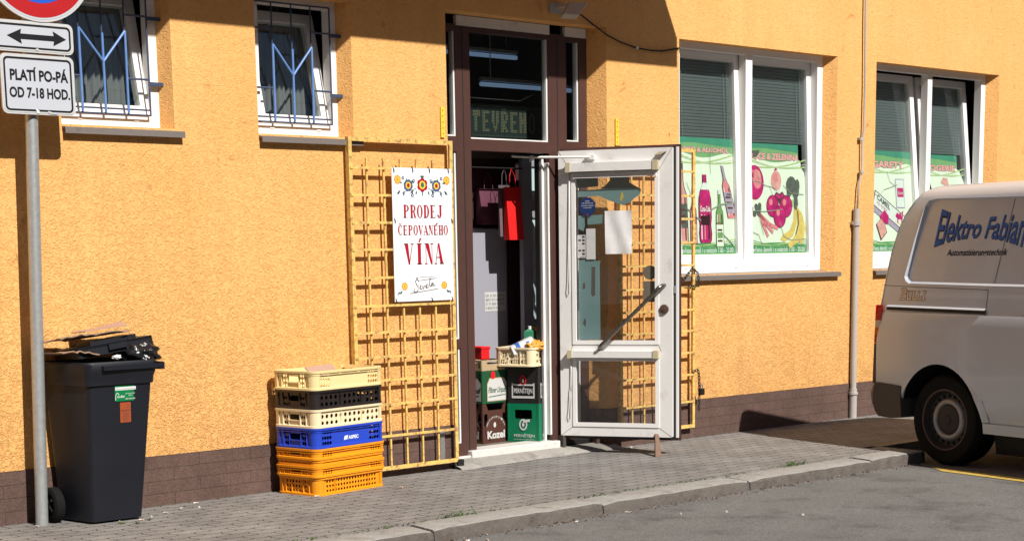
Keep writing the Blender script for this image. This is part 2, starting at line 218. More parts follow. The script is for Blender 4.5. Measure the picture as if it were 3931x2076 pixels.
    white_card=flat('card_white', (0.52, 0.52, 0.52)), card_ink=flat('card_ink', (0.06, 0.06, 0.06)), butt=flat('butt', (0.55, 0.42, 0.33)), pebble=flat('paper_scrap', (0.42, 0.40, 0.37)), leafm=flat('dry_leaf', (0.16, 0.075, 0.035)),
)
# ------------------------------------------------------------------ mesh helpers
W = {}
class MB:
    def __init__(s, T=None): s.v = []; s.f = []; s.m = []; s.mats = []; s.T = T or Matrix()
    def mi(s, mat):
        if mat not in s.mats: s.mats.append(mat)
        return s.mats.index(mat)
    def add(s, vs, fs, mat):
        o = len(s.v); s.v += [s.T @ Vector(v) for v in vs]; k = s.mi(mat)
        for f in fs: s.f.append([o + i for i in f]); s.m.append(k)
    def box(s, x0, x1, y0, y1, z0, z1, mat):
        v = [(x, y, z) for z in (z0, z1) for y in (y0, y1) for x in (x0, x1)]
        s.add(v, [(0, 2, 3, 1), (4, 5, 7, 6), (0, 1, 5, 4), (2, 6, 7, 3), (0, 4, 6, 2), (1, 3, 7, 5)], mat)
    def hexa(s, bot, top, mat):
        s.add(list(bot) + list(top), [(3, 2, 1, 0), (4, 5, 6, 7), (0, 1, 5, 4), (1, 2, 6, 5), (2, 3, 7, 6), (3, 0, 4, 7)], mat)
    def quad(s, a, b, c, d, mat): s.add([a, b, c, d], [(0, 1, 2, 3)], mat)
    def poly(s, pts, mp, off, mat):
        tri = tessellate_polygon([[Vector((p[0], p[1], 0)) for p in pts]])
        ar = sum(pts[i][0] * pts[(i + 1) % len(pts)][1] - pts[(i + 1) % len(pts)][0] * pts[i][1] for i in range(len(pts)))
        s.add([mp(p[0], p[1], off) for p in pts], [t[::-1] if _flip(pts, t) else t for t in tri], mat)
    def plate(s, outer, holes, mp, t, mat, emat=None):
        """flat plate with holes; front at offset 0, back at offset -t (mp(u,v,off))"""
        loops = [outer] + holes; flatp = [p for l in loops for p in l]
        tri = tessellate_polygon([[Vector((p[0], p[1], 0)) for p in l] for l in loops])
        n = len(flatp); tri = [t_[::-1] if _flip(flatp, t_) else t_ for t_ in tri]
        vs = [mp(p[0], p[1], 0) for p in flatp] + [mp(p[0], p[1], -t) for p in flatp]
        s.add(vs, list(tri) + [tuple(i + n for i in t_[::-1]) for t_ in tri], mat)
        fs = []; o = 0
        for k, l in enumerate(loops):
            m = len(l); a = sum(l[i][0] * l[(i + 1) % m][1] - l[(i + 1) % m][0] * l[i][1] for i in range(m))
            for i in range(m):
                q = (o + i, o + (i + 1) % m, o + (i + 1) % m + n, o + i + n)
                ccw = (a > 0) == (k == 0)
                fs.append(q[::-1] if ccw else q)
            o += m
        s.add(vs, fs, emat or mat)
    def tube(s, pts, r, mat, n=8, cap=True):
        pts = [Vector(p) for p in pts]; rings = []; up = None
        for i, p in enumerate(pts):
            d = (pts[min(i + 1, len(pts) - 1)] - pts[max(i - 1, 0)]).normalized()
            if up is None: up = Vector((0, 0, 1)) if abs(d.z) < 0.9 else Vector((1, 0, 0))
            a = d.cross(up).normalized(); up = a.cross(d).normalized()
            rr = r[i] if isinstance(r, (list, tuple)) else r
            rings.append([p + (a * math.cos(2 * PI * k / n) + up * math.sin(2 * PI * k / n)) * rr for k in range(n)])
        vs = [v for g in rings for v in g]; fs = []
        for i in range(len(pts) - 1):
            for k in range(n): fs.append((i * n + k, i * n + (k + 1) % n, (i + 1) * n + (k + 1) % n, (i + 1) * n + k))
        if cap: fs.append(tuple(range(n))[::-1]); fs.append(tuple(range((len(pts) - 1) * n, len(pts) * n)))
        s.add(vs, fs, mat)
    def lathe(s, prof, c, ax, mat, n=32, close=False):
        """revolve profile [(r,h)] round axis ax through c"""
        ax = Vector(ax).normalized(); a = ax.orthogonal().normalized(); b = ax.cross(a); c = Vector(c)
        vs = [c + ax * h + (a * math.cos(2 * PI * k / n) + b * math.sin(2 * PI * k / n)) * r for r, h in prof for k in range(n)]
        fs = [(i * n + k, i * n + (k + 1) % n, (i + 1) * n + (k + 1) % n, (i + 1) * n + k) for i in range(len(prof) - 1) for k in range(n)]
        s.add(vs, fs, mat)
    def text(s, body, mp, x0, x1, z0, z1, mat, off=0.001, bold=0.0, warp=None, shear=0.0):
        vs, fs = text_shape(body, bold)
        xs = [v[0] for v in vs]; ys = [v[1] for v in vs]; a, b_, c, d = min(xs), max(xs), min(ys), max(ys)
        out = []
        for v in vs:
            u = (v[0] - a) / (b_ - a); w = (v[1] - c) / (d - c)
            uu = u
            x = x0 + (x1 - x0) * uu + shear * (w - 0.5) * (z1 - z0); z = z0 + (z1 - z0) * w
            if warp: x, z = warp(u, w)
            out.append(mp(x, z, off))
        s.add(out, fs, mat)
    def build(s, name, parent=None, smooth=False, bevel=0.0, bseg=1, at=None):
        me = bpy.data.meshes.new(name)
        if parent is not None: Mi = W[parent.name].inverted(); loc = None
        else:
            if at is None:
                xs = [v.x for v in s.v]; ys = [v.y for v in s.v]; at = ((min(xs) + max(xs)) / 2, (min(ys) + max(ys)) / 2, min(v.z for v in s.v))
            Mi = Matrix.Translation(-Vector(at)); loc = at
        me.from_pydata([Mi @ v for v in s.v], [], s.f)
        for m in s.mats: me.materials.append(M[m])
        for p, k in zip(me.polygons, s.m): p.material_index = k; p.use_smooth = bool(smooth)
        o = bpy.data.objects.new(name, me); COL.objects.link(o)
        if parent is not None: o.parent = parent; W[o.name] = W[parent.name]
        else: o.location = loc; W[o.name] = Matrix.Translation(Vector(loc))
        if smooth == 'auto':
            bm = bmesh.new(); bm.from_mesh(me); bmesh.ops.remove_doubles(bm, verts=bm.verts, dist=1e-5)
            for e in bm.edges:
                if len(e.link_faces) == 2 and e.calc_face_angle(0) > R(38): e.smooth = False
            bm.to_mesh(me); bm.free()
        if bevel:
            b = o.modifiers.new('bevel', 'BEVEL'); b.width = bevel; b.segments = bseg; b.limit_method = 'ANGLE'; b.angle_limit = R(40)
            wn = o.data
        return o
def _flip(P, t):
    a, b, c = (P[i] for i in t)
    return (b[0] - a[0]) * (c[1] - a[1]) - (c[0] - a[0]) * (b[1] - a[1]) < 0
_tc = {}
def text_shape(body, bold):
    if (body, bold) in _tc: return _tc[(body, bold)]
    cu_ = bpy.data.curves.new('lettering', 'FONT'); cu_.body = body; cu_.size = 1; cu_.offset = bold; cu_.resolution_u = 3
    o = bpy.data.objects.new('lettering', cu_); COL.objects.link(o)
    dg = bpy.context.evaluated_depsgraph_get(); e = o.evaluated_get(dg); me = e.to_mesh()
    vs = [(v.co.x, v.co.y) for v in me.vertices]; fs = [tuple(p.vertices) for p in me.polygons]
    fs = [f if sum(vs[f[i]][0] * vs[f[(i + 1) % len(f)]][1] - vs[f[(i + 1) % len(f)]][0] * vs[f[i]][1] for i in range(len(f))) > 0 else f[::-1] for f in fs]
    e.to_mesh_clear(); bpy.data.objects.remove(o); bpy.data.curves.remove(cu_)
    _tc[(body, bold)] = (vs, fs); return vs, fs
def rect(x0, x1, z0, z1): return [(x0, z0), (x1, z0), (x1, z1), (x0, z1)]
def rrect(x0, x1, z0, z1, r, n=5):
    o = []
    for cx, cz, a0 in ((x1 - r, z0 + r, -90), (x1 - r, z1 - r, 0), (x0 + r, z1 - r, 90), (x0 + r, z0 + r, 180)):
        for k in range(n + 1): a = R(a0 + 90 * k / n); o.append((cx + r * math.cos(a), cz + r * math.sin(a)))
    return o
def ell(cx, cz, rx, rz=None, n=20, rot=0.0, a0=0, a1=360):
    rz = rz or rx; o = []
    for k in range(n):
        a = R(a0 + (a1 - a0) * k / (n if a1 - a0 == 360 else n - 1)); x, z = rx * math.cos(a), rz * math.sin(a)
        o.append((cx + x * math.cos(rot) - z * math.sin(rot), cz + x * math.sin(rot) + z * math.cos(rot)))
    return o
def plane_map(o, ex, ey, en):
    o, ex, ey, en = Vector(o), Vector(ex), Vector(ey), Vector(en)
    return lambda u, v, w=0.0: o + ex * u + ey * v + en * w
def wallmap(y): return plane_map((0, y, 0), (1, 0, 0), (0, 0, 1), (0, -1, 0))
def ribbon(mb, pts, w, mp, off, mat):
    for i in range(len(pts) - 1):
        a, b = Vector((*pts[i], 0)), Vector((*pts[i + 1], 0)); d = (b - a)
        if d.length < 1e-6: continue
        d.normalize(); n = Vector((-d.y, d.x, 0)) * w / 2; a = a - d * w * 0.3; b = b + d * w * 0.3
        mb.poly([(a - n)[:2], (b - n)[:2], (b + n)[:2], (a + n)[:2]], mp, off, mat)
def thing(name, label, cat, loc, rz=0.0, group=None):
    o = bpy.data.objects.new(name, None); COL.objects.link(o); o.location = loc; o.rotation_euler = (0, 0, rz)
    o.empty_display_size = 0.1
    W[o.name] = Matrix.Translation(Vector(loc)) @ Matrix.Rotation(rz, 4, 'Z'); return tag(o, label, cat, group)
def tag(o, label, cat, group=None):
    o['label'] = label; o['category'] = cat
    if group: o['group'] = group
    return o
def kind(o, k): o['kind'] = k; return o
def bez(p0, p1, p2, n=10):
    return [tuple((1 - t) ** 2 * a + 2 * t * (1 - t) * b + t * t * c for a, b, c in zip(p0, p1, p2)) for t in [i / n for i in range(n + 1)]]
# ================================================================== SETTING
ROADZ = -0.075
mb = MB(); mb.quad((-150, -220, ROADZ), (220, -220, ROADZ), (220, 60, ROADZ), (-150, 60, ROADZ), 'asphalt'); kind(mb.build('road', at=(0, 0, ROADZ)), 'structure')
mb = MB()   # sidewalk slab: full width left of the parking bay, narrower beside it
top = [(-12, 0.02), (-12, -1.66), (10.20, -1.66), (10.20, -1.40), (26, -1.40), (26, 0.02)]
mb.plate(top, [], plane_map((0, 0, 0), (1, 0, 0), (0, 1, 0), (0, 0, 1)), 0.2, 'pavers'); kind(mb.build('sidewalk', at=(0, 0, 0)), 'structure')
def kerb():
    mb = MB(); rnd = random.Random(3)
    xs = [-12, -9.4, -6.9, -4.4, -1.9, 0.6, 1.9, 3.2, 4.45, 5.725, 7.02, 8.36, 9.69, 10.34]
    ys = {5.725: -1.875, 7.02: -1.885}
    for i in range(len(xs) - 1):
        a, b = xs[i] + 0.006, xs[i + 1] - 0.006; dz = rnd.uniform(-0.006, 0.004); dy = rnd.uniform(-0.008, 0.008); n = 14
        rows = []
        for k in range(n + 1):
            x = a + (b - a) * k / n; e = 0.028 if k in (0, n) else 0.0; j = lambda s: rnd.uniform(-s, s)
            rows.append([(x, -1.665, -0.2), (x, -1.665, dz - e * .3), (x, -1.69, dz + 0.004 - e * .3), (x, -1.868 + dy + e + j(.003), dz + 0.001 - e * .5 + j(.0015)), (x, -1.881 + dy + e + j(.005), dz - 0.006 - e * .5 + j(.003)), (x, -1.889 + dy + e + j(.005), dz - 0.022 + j(.004)), (x, -1.893 + dy + e + j(.007), ROADZ - 0.05)])
        vs = [p for r in rows for p in r]; m = 7
        fs = [(r * m + q, (r + 1) * m + q, (r + 1) * m + q + 1, r * m + q + 1) for r in range(n) for q in range(m - 1)]
        fs += [tuple(range(m)), tuple(range(n * m, n * m + m))[::-1]]
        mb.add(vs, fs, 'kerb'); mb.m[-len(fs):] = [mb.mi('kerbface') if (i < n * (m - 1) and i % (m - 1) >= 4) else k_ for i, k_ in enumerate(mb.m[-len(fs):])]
    # low kerb round the parking bay
    mb.box(10.21, 10.34, -1.66, -1.47, -0.2, 0.0, 'kerb'); mb.box(10.35, 26, -1.47, -1.39, -0.2, 0.001, 'kerb')
    return mb.build('kerb', smooth='auto', at=(0, 0, 0))
kind(kerb(), 'structure')
mb = MB(); mp = plane_map((0, 0, ROADZ + 0.004), (1, 0, 0), (0, 1, 0), (0, 0, 1))
mb.poly([(10.06, -2.10), (9.91, -2.27), (9.10, -6.7), (9.36, -6.7)], mp, 0, 'yline'); kind(mb.build('road_marking'), 'structure')
# moss and grass in the joints
mb = MB(); rnd = random.Random(5)
for x, n, sp, h in ((6.05, 26, 0.16, 0.035), (5.6, 20, 0.35, 0.012), (6.6, 40, 0.7, 0.012), (7.5, 46, 0.8, 0.012), (9.06, 34, 0.10, 0.03), (5.0, 20, 0.3, 0.014), (8.4, 20, 0.6, 0.01)):
    for k in range(n):
        a = x + rnd.gauss(0, sp * .5); y = -1.66 + rnd.gauss(0, 0.010 if h < .02 else 0.02); an = rnd.uniform(0, 6.28); hh = h * rnd.uniform(.5, 1.4); w = rnd.uniform(.004, .01); lx, ly = math.cos(an) * hh, math.sin(an) * hh
        mb.add([(a - w, y, 0), (a + w, y, 0), (a + lx, y + ly, hh)], [(0, 1, 2)], 'grassblade')
for x, y in ((4.68, -0.46), (4.86, -0.44), (4.75, -0.5)):
    for k in range(9):
        an = rnd.uniform(0, 6.28); mb.add([(x - .006, y, 0.001), (x + .006, y, 0.001), (x + .05 * math.cos(an), y + .04 * math.sin(an), .012)], [(0, 1, 2)], 'grassblade')
kind(mb.build('grass'), 'stuff')
mb = MB(); rnd = random.Random(9)   # dirt and dead leaf crumbs swept along the kerb
for k in range(420):
    x = rnd.uniform(4.8, 10.2); y = -1.89 - abs(rnd.gauss(0, 0.035)); r = rnd.uniform(.002, .009); z = ROADZ + rnd.uniform(.0, .006); an = rnd.uniform(0, 3.1)
    mb.add([(x + r * math.cos(an + q * 2.1) * 1.4, y + r * math.sin(an + q * 2.1), z + (r if q == 1 else 0)) for q in range(3)] + [(x, y, z - .004)], [(0, 1, 2), (0, 2, 3), (1, 0, 3), (2, 1, 3)], rnd.choice(['leafm', 'leafm', 'cement', 'butt']))
kind(mb.build('litter'), 'stuff')
# ================================================================== BUILDING
BLD = thing('shop_building', 'orange stuccoed shop building with brown plinth, tilted windows and an open glazed doorway', 'building', (8, 0, 0))
YW, YD = 0.09, 0.13
WIN = [dict(o=(4.70, 5.418, 2.17, 2.985), i=(4.735, 5.377)), dict(o=(6.0, 6.72, 2.165, 2.985), i=(6.035, 6.668)),
       dict(o=(9.797, 11.755, 1.25, 2.985), i=(9.84, 11.675)), dict(o=(12.30, 14.228, 1.25, 2.978), i=(12.34, 14.14))]
DO = (7.50, 9.015, 0.0, 3.005)
def facade():
    mb = MB(); x0, x1, zt = -6.0, 26.0, 7.6; zb = 0.295
    holes = [rect(*w['o']) for w in WIN]
    outer = [(x0, zb), (DO[0], zb), (DO[0], DO[3]), (DO[1], DO[3]), (DO[1], zb), (x1, zb), (x1, zt), (x0, zt)]
    tri_mp = wallmap(0.0)
    loops = [outer] + holes; fp = [p for l in loops for p in l]
    tri = tessellate_polygon([[Vector((*p, 0)) for p in l] for l in loops])
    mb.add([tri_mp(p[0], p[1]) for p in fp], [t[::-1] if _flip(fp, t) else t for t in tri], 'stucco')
    for w in WIN:
        a, b, c, d = w['o']; ia, ib = w['i']; y = YW
        mb.quad((b, 0, c), (b, 0, d), (ib, y, d), (ib, y, c), 'stucco'); mb.quad((a, 0, d), (a, 0, c), (ia, y, c), (ia, y, d), 'stucco')
        mb.quad((b, 0, d), (a, 0, d), (ia, y, d), (ib, y, d), 'stucco'); mb.quad((a, 0, c), (b, 0, c), (ib, y, c), (ia, y, c), 'stucco')
    a, b, c, d = DO
    mb.quad((b, 0, zb), (b, 0, d), (8.945, YD, d), (8.945, YD, zb), 'stucco'); mb.quad((a, 0, d), (a, 0, zb), (a, YD, zb), (a, YD, d), 'stucco'); mb.quad((b, 0, d), (a, 0, d), (a, YD, d), (8.945, YD, d), 'stucco')
    # flanks and roof of the block
    mb.quad((x0, 9, 0), (x0, 0, 0), (x0, 0, zt), (x0, 9, zt), 'stucco'); mb.quad((x1, 0, 0), (x1, 9, 0), (x1, 9, zt), (x1, 0, zt), 'stucco'); mb.quad((x0, 0, zt), (x1, 0, zt), (x1, 9, zt), (x0, 9, zt), 'cement')
    return mb.build('facade', BLD)
facade()
mb = MB()
for a, b in ((-6, 7.50), (9.015, 26)): mb.box(a, b, -0.007, 0.06, -0.02, 0.295, 'plinth')
mb.box(8.95, 9.014, 0.06, YD, 0.0, 0.295, 'plinth')
mb.build('plinth', BLD)
mb = MB(); P = 1.3   # the canopy over the entrance (its underside is above the photo): casts the long shadow
mb.hexa([(-5, -P, 4.03), (9.67, -P, 4.03), (9.15, -0.002, 4.03), (-5, -0.002, 4.03)], [(-5, -P, 4.24), (9.67, -P, 4.24), (9.15, -0.002, 4.24), (-5, -0.002, 4.24)], 'stucco'); mb.build('canopy', BLD)
mb = MB()   # rooms behind
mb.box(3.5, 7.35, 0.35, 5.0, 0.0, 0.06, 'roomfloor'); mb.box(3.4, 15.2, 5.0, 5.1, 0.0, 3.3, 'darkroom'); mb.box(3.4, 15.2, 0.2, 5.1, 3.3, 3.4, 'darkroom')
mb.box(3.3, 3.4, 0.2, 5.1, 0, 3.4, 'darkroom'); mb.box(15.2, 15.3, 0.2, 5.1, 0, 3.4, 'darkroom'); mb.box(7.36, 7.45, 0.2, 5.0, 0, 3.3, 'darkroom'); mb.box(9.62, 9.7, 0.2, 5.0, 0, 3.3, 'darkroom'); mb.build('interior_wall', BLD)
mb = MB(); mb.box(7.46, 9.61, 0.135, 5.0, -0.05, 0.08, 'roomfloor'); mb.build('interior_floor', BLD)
def sash(mbm, F, x0, x1, z1, st, rail, t):
    mbm.plate(rect(x0, x1, 0, z1), [rect(x0 + st, x1 - st, rail, z1 - rail)], F, t, 'white')
def window(w, z0, panes, tilts, frw, sname, blind=False, curtain=False, ftop=0.045, fbot=0.09):
    x0, x1 = w['i']; zt = w['o'][3]; yw = YW
    mb = MB(); holes = [rect(a, b, z0 + fbot, zt - ftop) for a, b in panes]
    mb.plate(rect(x0, x1, z0, zt), holes, wallmap(yw), 0.07, 'white')
    for a, b in panes:   # drain caps
        for xx in (a + 0.06, b - 0.12): mb.box(xx, xx + 0.035, yw - 0.005, yw + 0.002, z0 + 0.035, z0 + 0.05, 'dirtywhite')
    fr = mb.build('window', BLD, bevel=0.004)
    mb = MB(); sx0, sx1 = w['o'][0] - 0.0, w['o'][1] + 0.045   # sheet sill
    zs = z0 + 0.004
    sl_ = [(yw + .002, zs), (-0.038, zs - 0.022), (-0.040, zs - 0.055), (-0.034, zs - 0.056), (-0.03, zs - 0.03), (yw + .002, zs - 0.012)]
    n = len(sl_); mb.add([(sx0, y, z) for y, z in sl_] + [(sx1, y, z) for y, z in sl_], [(i, (i + 1) % n, (i + 1) % n + n, i + n) for i in range(n)] + [tuple(range(n))[::-1], tuple(range(n, 2 * n))], 'sill'); 
    o = mb.build('sill', fr)
    out = []
    for (a, b), tl in zip(panes, tilts):
        zb = z0 + fbot - 0.004; H = zt - ftop - zb + 0.004; ang = math.asin(tl / H)
        F = plane_map((0, yw + 0.016, zb), (1, 0, 0), (0, math.sin(ang), math.cos(ang)), (0, -math.cos(ang), math.sin(ang)))
        mb = MB(); sash(mb, F, a - 0.008, b + 0.008, H, 0.062, 0.06, 0.06); s = mb.build('sash', fr, bevel=0.004)
        mb = MB(); mb.plate(rect(a + 0.05, b - 0.05, 0.05, H - 0.05), [], lambda u, v, o=0, F=F: F(u, v, o - 0.022), 0.004, 'glass'); mb.build('glass_pane', fr)
        if blind:
            mb = MB(); zz = H - 0.07
            while zz > 0.93:
                v = [F(a + 0.055, zz, -0.057), F(b - 0.055, zz, -0.057), F(b - 0.055, zz + 0.0200, -0.045), F(a + 0.055, zz + 0.0200, -0.045)]
                mb.add(v, [(0, 1, 2, 3)], 'blind'); zz -= 0.0245
            for xx in (a + 0.14, b - 0.14, b - 0.10): mb.tube([F(xx, 0.95, -0.04), F(xx, H - 0.06, -0.04)], 0.0022, 'blind', 6)
            mb.build('venetian_blind', fr)
        if curtain:
            mb = MB(); n = 46; vs = []
            for k in range(n + 1):
                u = a + (b - a) * k / n; d = 0.02 * math.sin(k * 1.9) + 0.012 * math.sin(k * 0.83 + 1)
                vs += [(u, yw + 0.23 + d, z0 + 0.05), (u, yw + 0.23 + d * .6, zt - 0.02)]
            mb.add(vs, [(2 * k, 2 * k + 2, 2 * k + 3, 2 * k + 1) for k in range(n)], 'curtain'); mb.build('curtain', fr, smooth=True)
        out.append((F, H, a, b))
    return fr, out
w1, _ = window(WIN[0], 2.17, [(4.785, 5.325)], [0.15], 0, '', curtain=True, fbot=0.075)
w2, _ = window(WIN[1], 2.165, [(6.085, 6.617)], [0.165], 0, '', curtain=True, fbot=0.075)
w3, S3 = window(WIN[2], 1.256, [(9.905, 10.685), (10.765, 11.605)], [0.065, 0.06], 0, '', blind=True)
w4, S4 = window(WIN[3], 1.256, [(12.40, 13.205), (13.275, 14.07)], [0.15, 0.16], 0, '', blind=True)
# ------------------------------------------------------------------ door surround
def doorway():
    y = YD; mp = wallmap(y); mb = MB()
    outer = [(7.54, 0.05), (7.822, 0.05), (7.822, 2.126), (8.562, 2.126), (8.562, 0.08), (8.945, 0.08), (8.945, 2.945), (7.54, 2.945)]
    holes = [rect(7.60, 7.69, 0.143, 0.80), rect(7.60, 7.69, 0.86, 2.115), rect(7.60, 7.695, 2.215, 2.90), rect(7.822, 8.562, 2.203, 2.905), rect(8.738, 8.868, 0.2, 2.125), rect(8.738, 8.868, 2.215, 2.905)]
    mb.plate(outer, holes, mp, 0.075, 'brown')
    for x in (7.757, 8.648): mb.box(x - 0.0045, x + 0.0045, y - 0.003, y + 0.002, 0.06, 2.93, 'black')
    fr = mb.build('door_frame', BLD, bevel=0.006)
    mb = MB()   # pale underside of the head between the posts
    for a, b in ((7.70, 8.565), (8.72, 8.93)): mb.poly([(a, 3.0), (a + 0.05, 2.936), (b - 0.05, 2.936), (b, 3.0)], wallmap(y - 0.012), 0, 'dirtywhite'); mb.box(a + 0.0, b - 0.0, y - 0.0118, y + 0.02, 2.9365, 3.0, 'dirtywhite')
    mb.build('head_trim', fr)
    mb = MB()   # white glazing beads inside the openings
    for a, b, c, d in ((7.60, 7.69, 0.143, 0.80), (7.60, 7.69, 0.86, 2.115), (7.60, 7.695, 2.215, 2.90), (7.822, 8.562, 2.203, 2.905), (8.738, 8.868, 0.2, 2.125), (8.738, 8.868, 2.215, 2.905)):
        mb.box(b - 0.014, b - 0.0005, y + 0.012, y + 0.05, c + 0.001, d - 0.001, 'dirtywhite'); mb.box(a + 0.001, b - 0.015, y + 0.012, y + 0.05, c + 0.0005, c + 0.01, 'dirtywhite')
    mb.build('glazing_bead', fr)
    for a, b, c, d in ((7.60, 7.69, 0.143, 0.80), (7.60, 7.69, 0.86, 2.115), (7.60, 7.695, 2.215, 2.90), (7.822, 8.562, 2.203, 2.905), (8.738, 8.868, 0.2, 2.125), (8.738, 8.868, 2.215, 2.905)):
        mb = MB(); mb.box(a, b - 0.014, y + 0.03, y + 0.036, c + 0.01, d, 'glass'); mb.build('glass_pane', fr)
    mb = MB()   # white inner jamb on the hinge side, with screws
    mb.box(8.545, 8.5615, y + 0.001, y + 0.10, 0.13, 2.06, 'dirtywhite'); mb.box(8.525, 8.545, y + 0.04, y + 0.11, 0.085, 2.10, 'white')
    mb.box(8.515, 8.525, y + 0.06, y + 0.11, 0.085, 2.10, 'black')
    mb.build('jamb', fr, bevel=0.003)
    mb = MB(); mb.box(7.74, 8.60, 0.085, y + 0.14, 0.02, 0.088, 'marble'); mb.box(7.55, 7.76, 0.10, y + 0.02, 0.0, 0.055, 'marble'); mb.box(8.55, 8.93, 0.11, y + 0.02, 0.0, 0.08, 'black')
    mb.build('threshold', BLD, bevel=0.006)
    mb = MB(); rnd = random.Random(2); n = 16   # rough cement ramp in front of the threshold
    rows = []
    for k in range(n + 1):
        x = 7.46 + 1.62 * k / n; j = rnd.uniform(-.012, .012); yf = -0.115 + 0.10 * min(1, k / n * 1.3) + j
        if k > 11: yf = -0.02 - 0.05 * (k - 11) / 5 + j
        rows.append([(x, yf - .03, -0.005), (x, yf, 0.012), (x, yf * .5 + .04, 0.03 + rnd.uniform(-.003, .004)), (x, 0.10, 0.042), (x, 0.12, 0.0)])
    mb.add([p for r in rows for p in r], [(r * 5 + q, (r + 1) * 5 + q, (r + 1) * 5 + q + 1, r * 5 + q + 1) for r in range(n) for q in range(4)], 'cement')
    mb.build('doorstep', BLD, smooth='auto')
    return fr
DFR = doorway()
# ------------------------------------------------------------------ door leaf
HA = Vector((8.612, 0.092, 0)); DL = Vector((0.46, -0.888, 0)).normalized(); NL = Vector((DL.y, -DL.x, 0))
LF = plane_map(HA, DL, (0, 0, 1), NL)
def sub(F, d): return lambda u, v, o=0.0: F(u, v, o + d)
def door_leaf():
    mb = MB()
    G1, G2 = rect(0.108, 0.722, 0.795, 1.975), rect(0.105, 0.724, 0.205, 0.680)
    mb.plate(rect(0, 0.832, 0.125, 2.14), [G1, G2], LF, 0.07, 'dirtywhite', 'white')
    leaf = mb.build('door', BLD, bevel=0.006)
    mb = MB(); mb.plate(rect(-0.0, 0.874, 0.098, 2.163), [rect(0.07, 0.76, 0.76, 2.01), rect(0.07, 0.76, 0.17, 0.715)], sub(LF, -0.0705), 0.018, 'brown', 'black')
    mb.plate(rect(0.834, 0.846, 0.115, 2.15), [], sub(LF, -0.03), 0.04, 'black'); mb.plate(rect(0.847, 0.862, 0.12, 2.145), [], sub(LF, -0.045), 0.025, 'white')
    mb.plate(rect(0.0, 0.846, 0.104, 0.124), [], sub(LF, -0.02), 0.05, 'black'); mb.build('outer_cladding', leaf)
    mb = MB()   # raised white beads
    for a, b, c, d in ((0.108, 0.722, 0.795, 1.975), (0.105, 0.724, 0.205, 0.680)):
        mb.plate(rect(a - .012, b + .012, c - .012, d + .012), [rect(a + .016, b - .016, c + .016, d - .016)], sub(LF, 0.006), 0.018, 'white')
    mb.build('glazing_bead', leaf, bevel=0.003)
    for g in ((0.115, 0.715, 0.80, 1.97), (0.112, 0.717, 0.21, 0.675)):
        mb = MB(); mb.plate(rect(*g), [], sub(LF, -0.02), 0.005, 'doorglass'); mb.build('glass_pane', leaf)
    for p in ([(0.0, 2.14), (0.10, 1.985)], [(0.832, 2.14), (0.73, 1.985)], [(0.0, 0.125), (0.10, 0.195)], [(0.832, 0.125), (0.73, 0.195)], [(0.08, 0.735), (0.10, 0.785)], [(0.75, 0.735), (0.728, 0.785)]): mb = MB(); ribbon(mb, p, 0.0025, LF, 0.0008, 'card_ink'); mb.build('mitre_joint', leaf)
    for z0, z1, nm in ((1.993, 2.052, 0), (0.690, 0.738, 1)):
        mb = MB(); mb.plate(rect(0.10, 0.70, z0, z1), [], sub(LF, 0.045), 0.045, 'dirtywhite'); mb.plate(rect(0.066, 0.10, z0 - .004, z1 + .004), [], sub(LF, 0.05), 0.05, 'beige'); mb.plate(rect(0.70, 0.738, z0 - .004, z1 + .004), [], sub(LF, 0.05), 0.05, 'beige')
        bx = mb.build('blind_box', leaf, bevel=0.003)
        mb = MB()
        for k in range(5 if nm == 0 else 2): mb.plate(rect(0.112, 0.718, z0 - .008 - .0075 * (k + 1), z0 - .008 - .0075 * k - .002), [], sub(LF, 0.022), 0.022, 'dirtywhite')
        mb.build('blind_slat_stack', bx)
        mb = MB(); zz = z0 - .01
        lo = (1.13 if nm == 0 else 0.235)
        pts = [(0.083, zz), (0.078, zz - .25), (0.073, (zz + lo) / 2), (0.066, lo + .1), (0.058, lo + .03), (0.065, lo), (0.078, lo + .02), (0.080, lo + .12), (0.078, (zz + lo) / 2), (0.088, zz)]
        mb.tube([LF(u, z, 0.008) for u, z in pts], 0.0026, 'dirtywhite', 6); mb.build('pull_cord', bx, smooth=True)
    mb = MB(); a, b = Vector((0.302, 0.757)), Vector((0.775, 1.196)); pts = [LF(a.x, a.y, 0.0)] + [LF(a.x + .003, a.y + .003, 0.04), LF(a.x + .012, a.y + .011, 0.062)] + [LF(a.x + (b.x - a.x) * t, a.y + (b.y - a.y) * t, 0.068) for t in (0.06, 0.3, 0.6, 0.88)] + [LF(b.x - .03, b.y - .016, 0.06), LF(b.x - .008, b.y - .002, 0.035), LF(b.x, b.y, 0)]
    mb.tube(pts, 0.0135, 'chrome', 12); mb.build('handle', leaf, smooth=True)
    mb = MB(); mb.lathe([(0, 0.022), (0.012, 0.022), (0.013, 0.016), (0.03, 0.014), (0.033, 0.008), (0.034, 0)], LF(0.772, 1.03, 0), NL, 'bronze', 24); mb.box(*[v for p in zip(LF(0.772, 1.022, .021), LF(0.772, 1.038, .024)) for v in sorted(p)], 'black') if False else None
    mb.build('lock', leaf, smooth='auto')
    mb = MB(); e = LF(0.245, 2.09, 0.03); k = Vector((8.455, 0.2, 2.10)); f = Vector((8.30, 0.24, 2.105))
    mb.tube([e, k], 0.0085, 'white', 8); mb.tube([k, f], 0.008, 'dirtywhite', 8); mb.lathe([(0, .012), (.016, .012), (.016, -.03), (0, -.03)], k, (0, 0, 1), 'white', 12)
    mb.plate(rect(0.215, 0.275, 2.075, 2.105), [], sub(LF, 0.034), 0.034, 'white'); mb.build('door_closer', leaf)
    mb = MB(); mb.plate([(0.71, 2.09), (0.755, 2.09), (0.79, 2.11), (0.745, 2.11)], [], sub(LF, 0.03), 0.03, 'beige', 'card_ink'); mb.build('latch_guide', leaf)
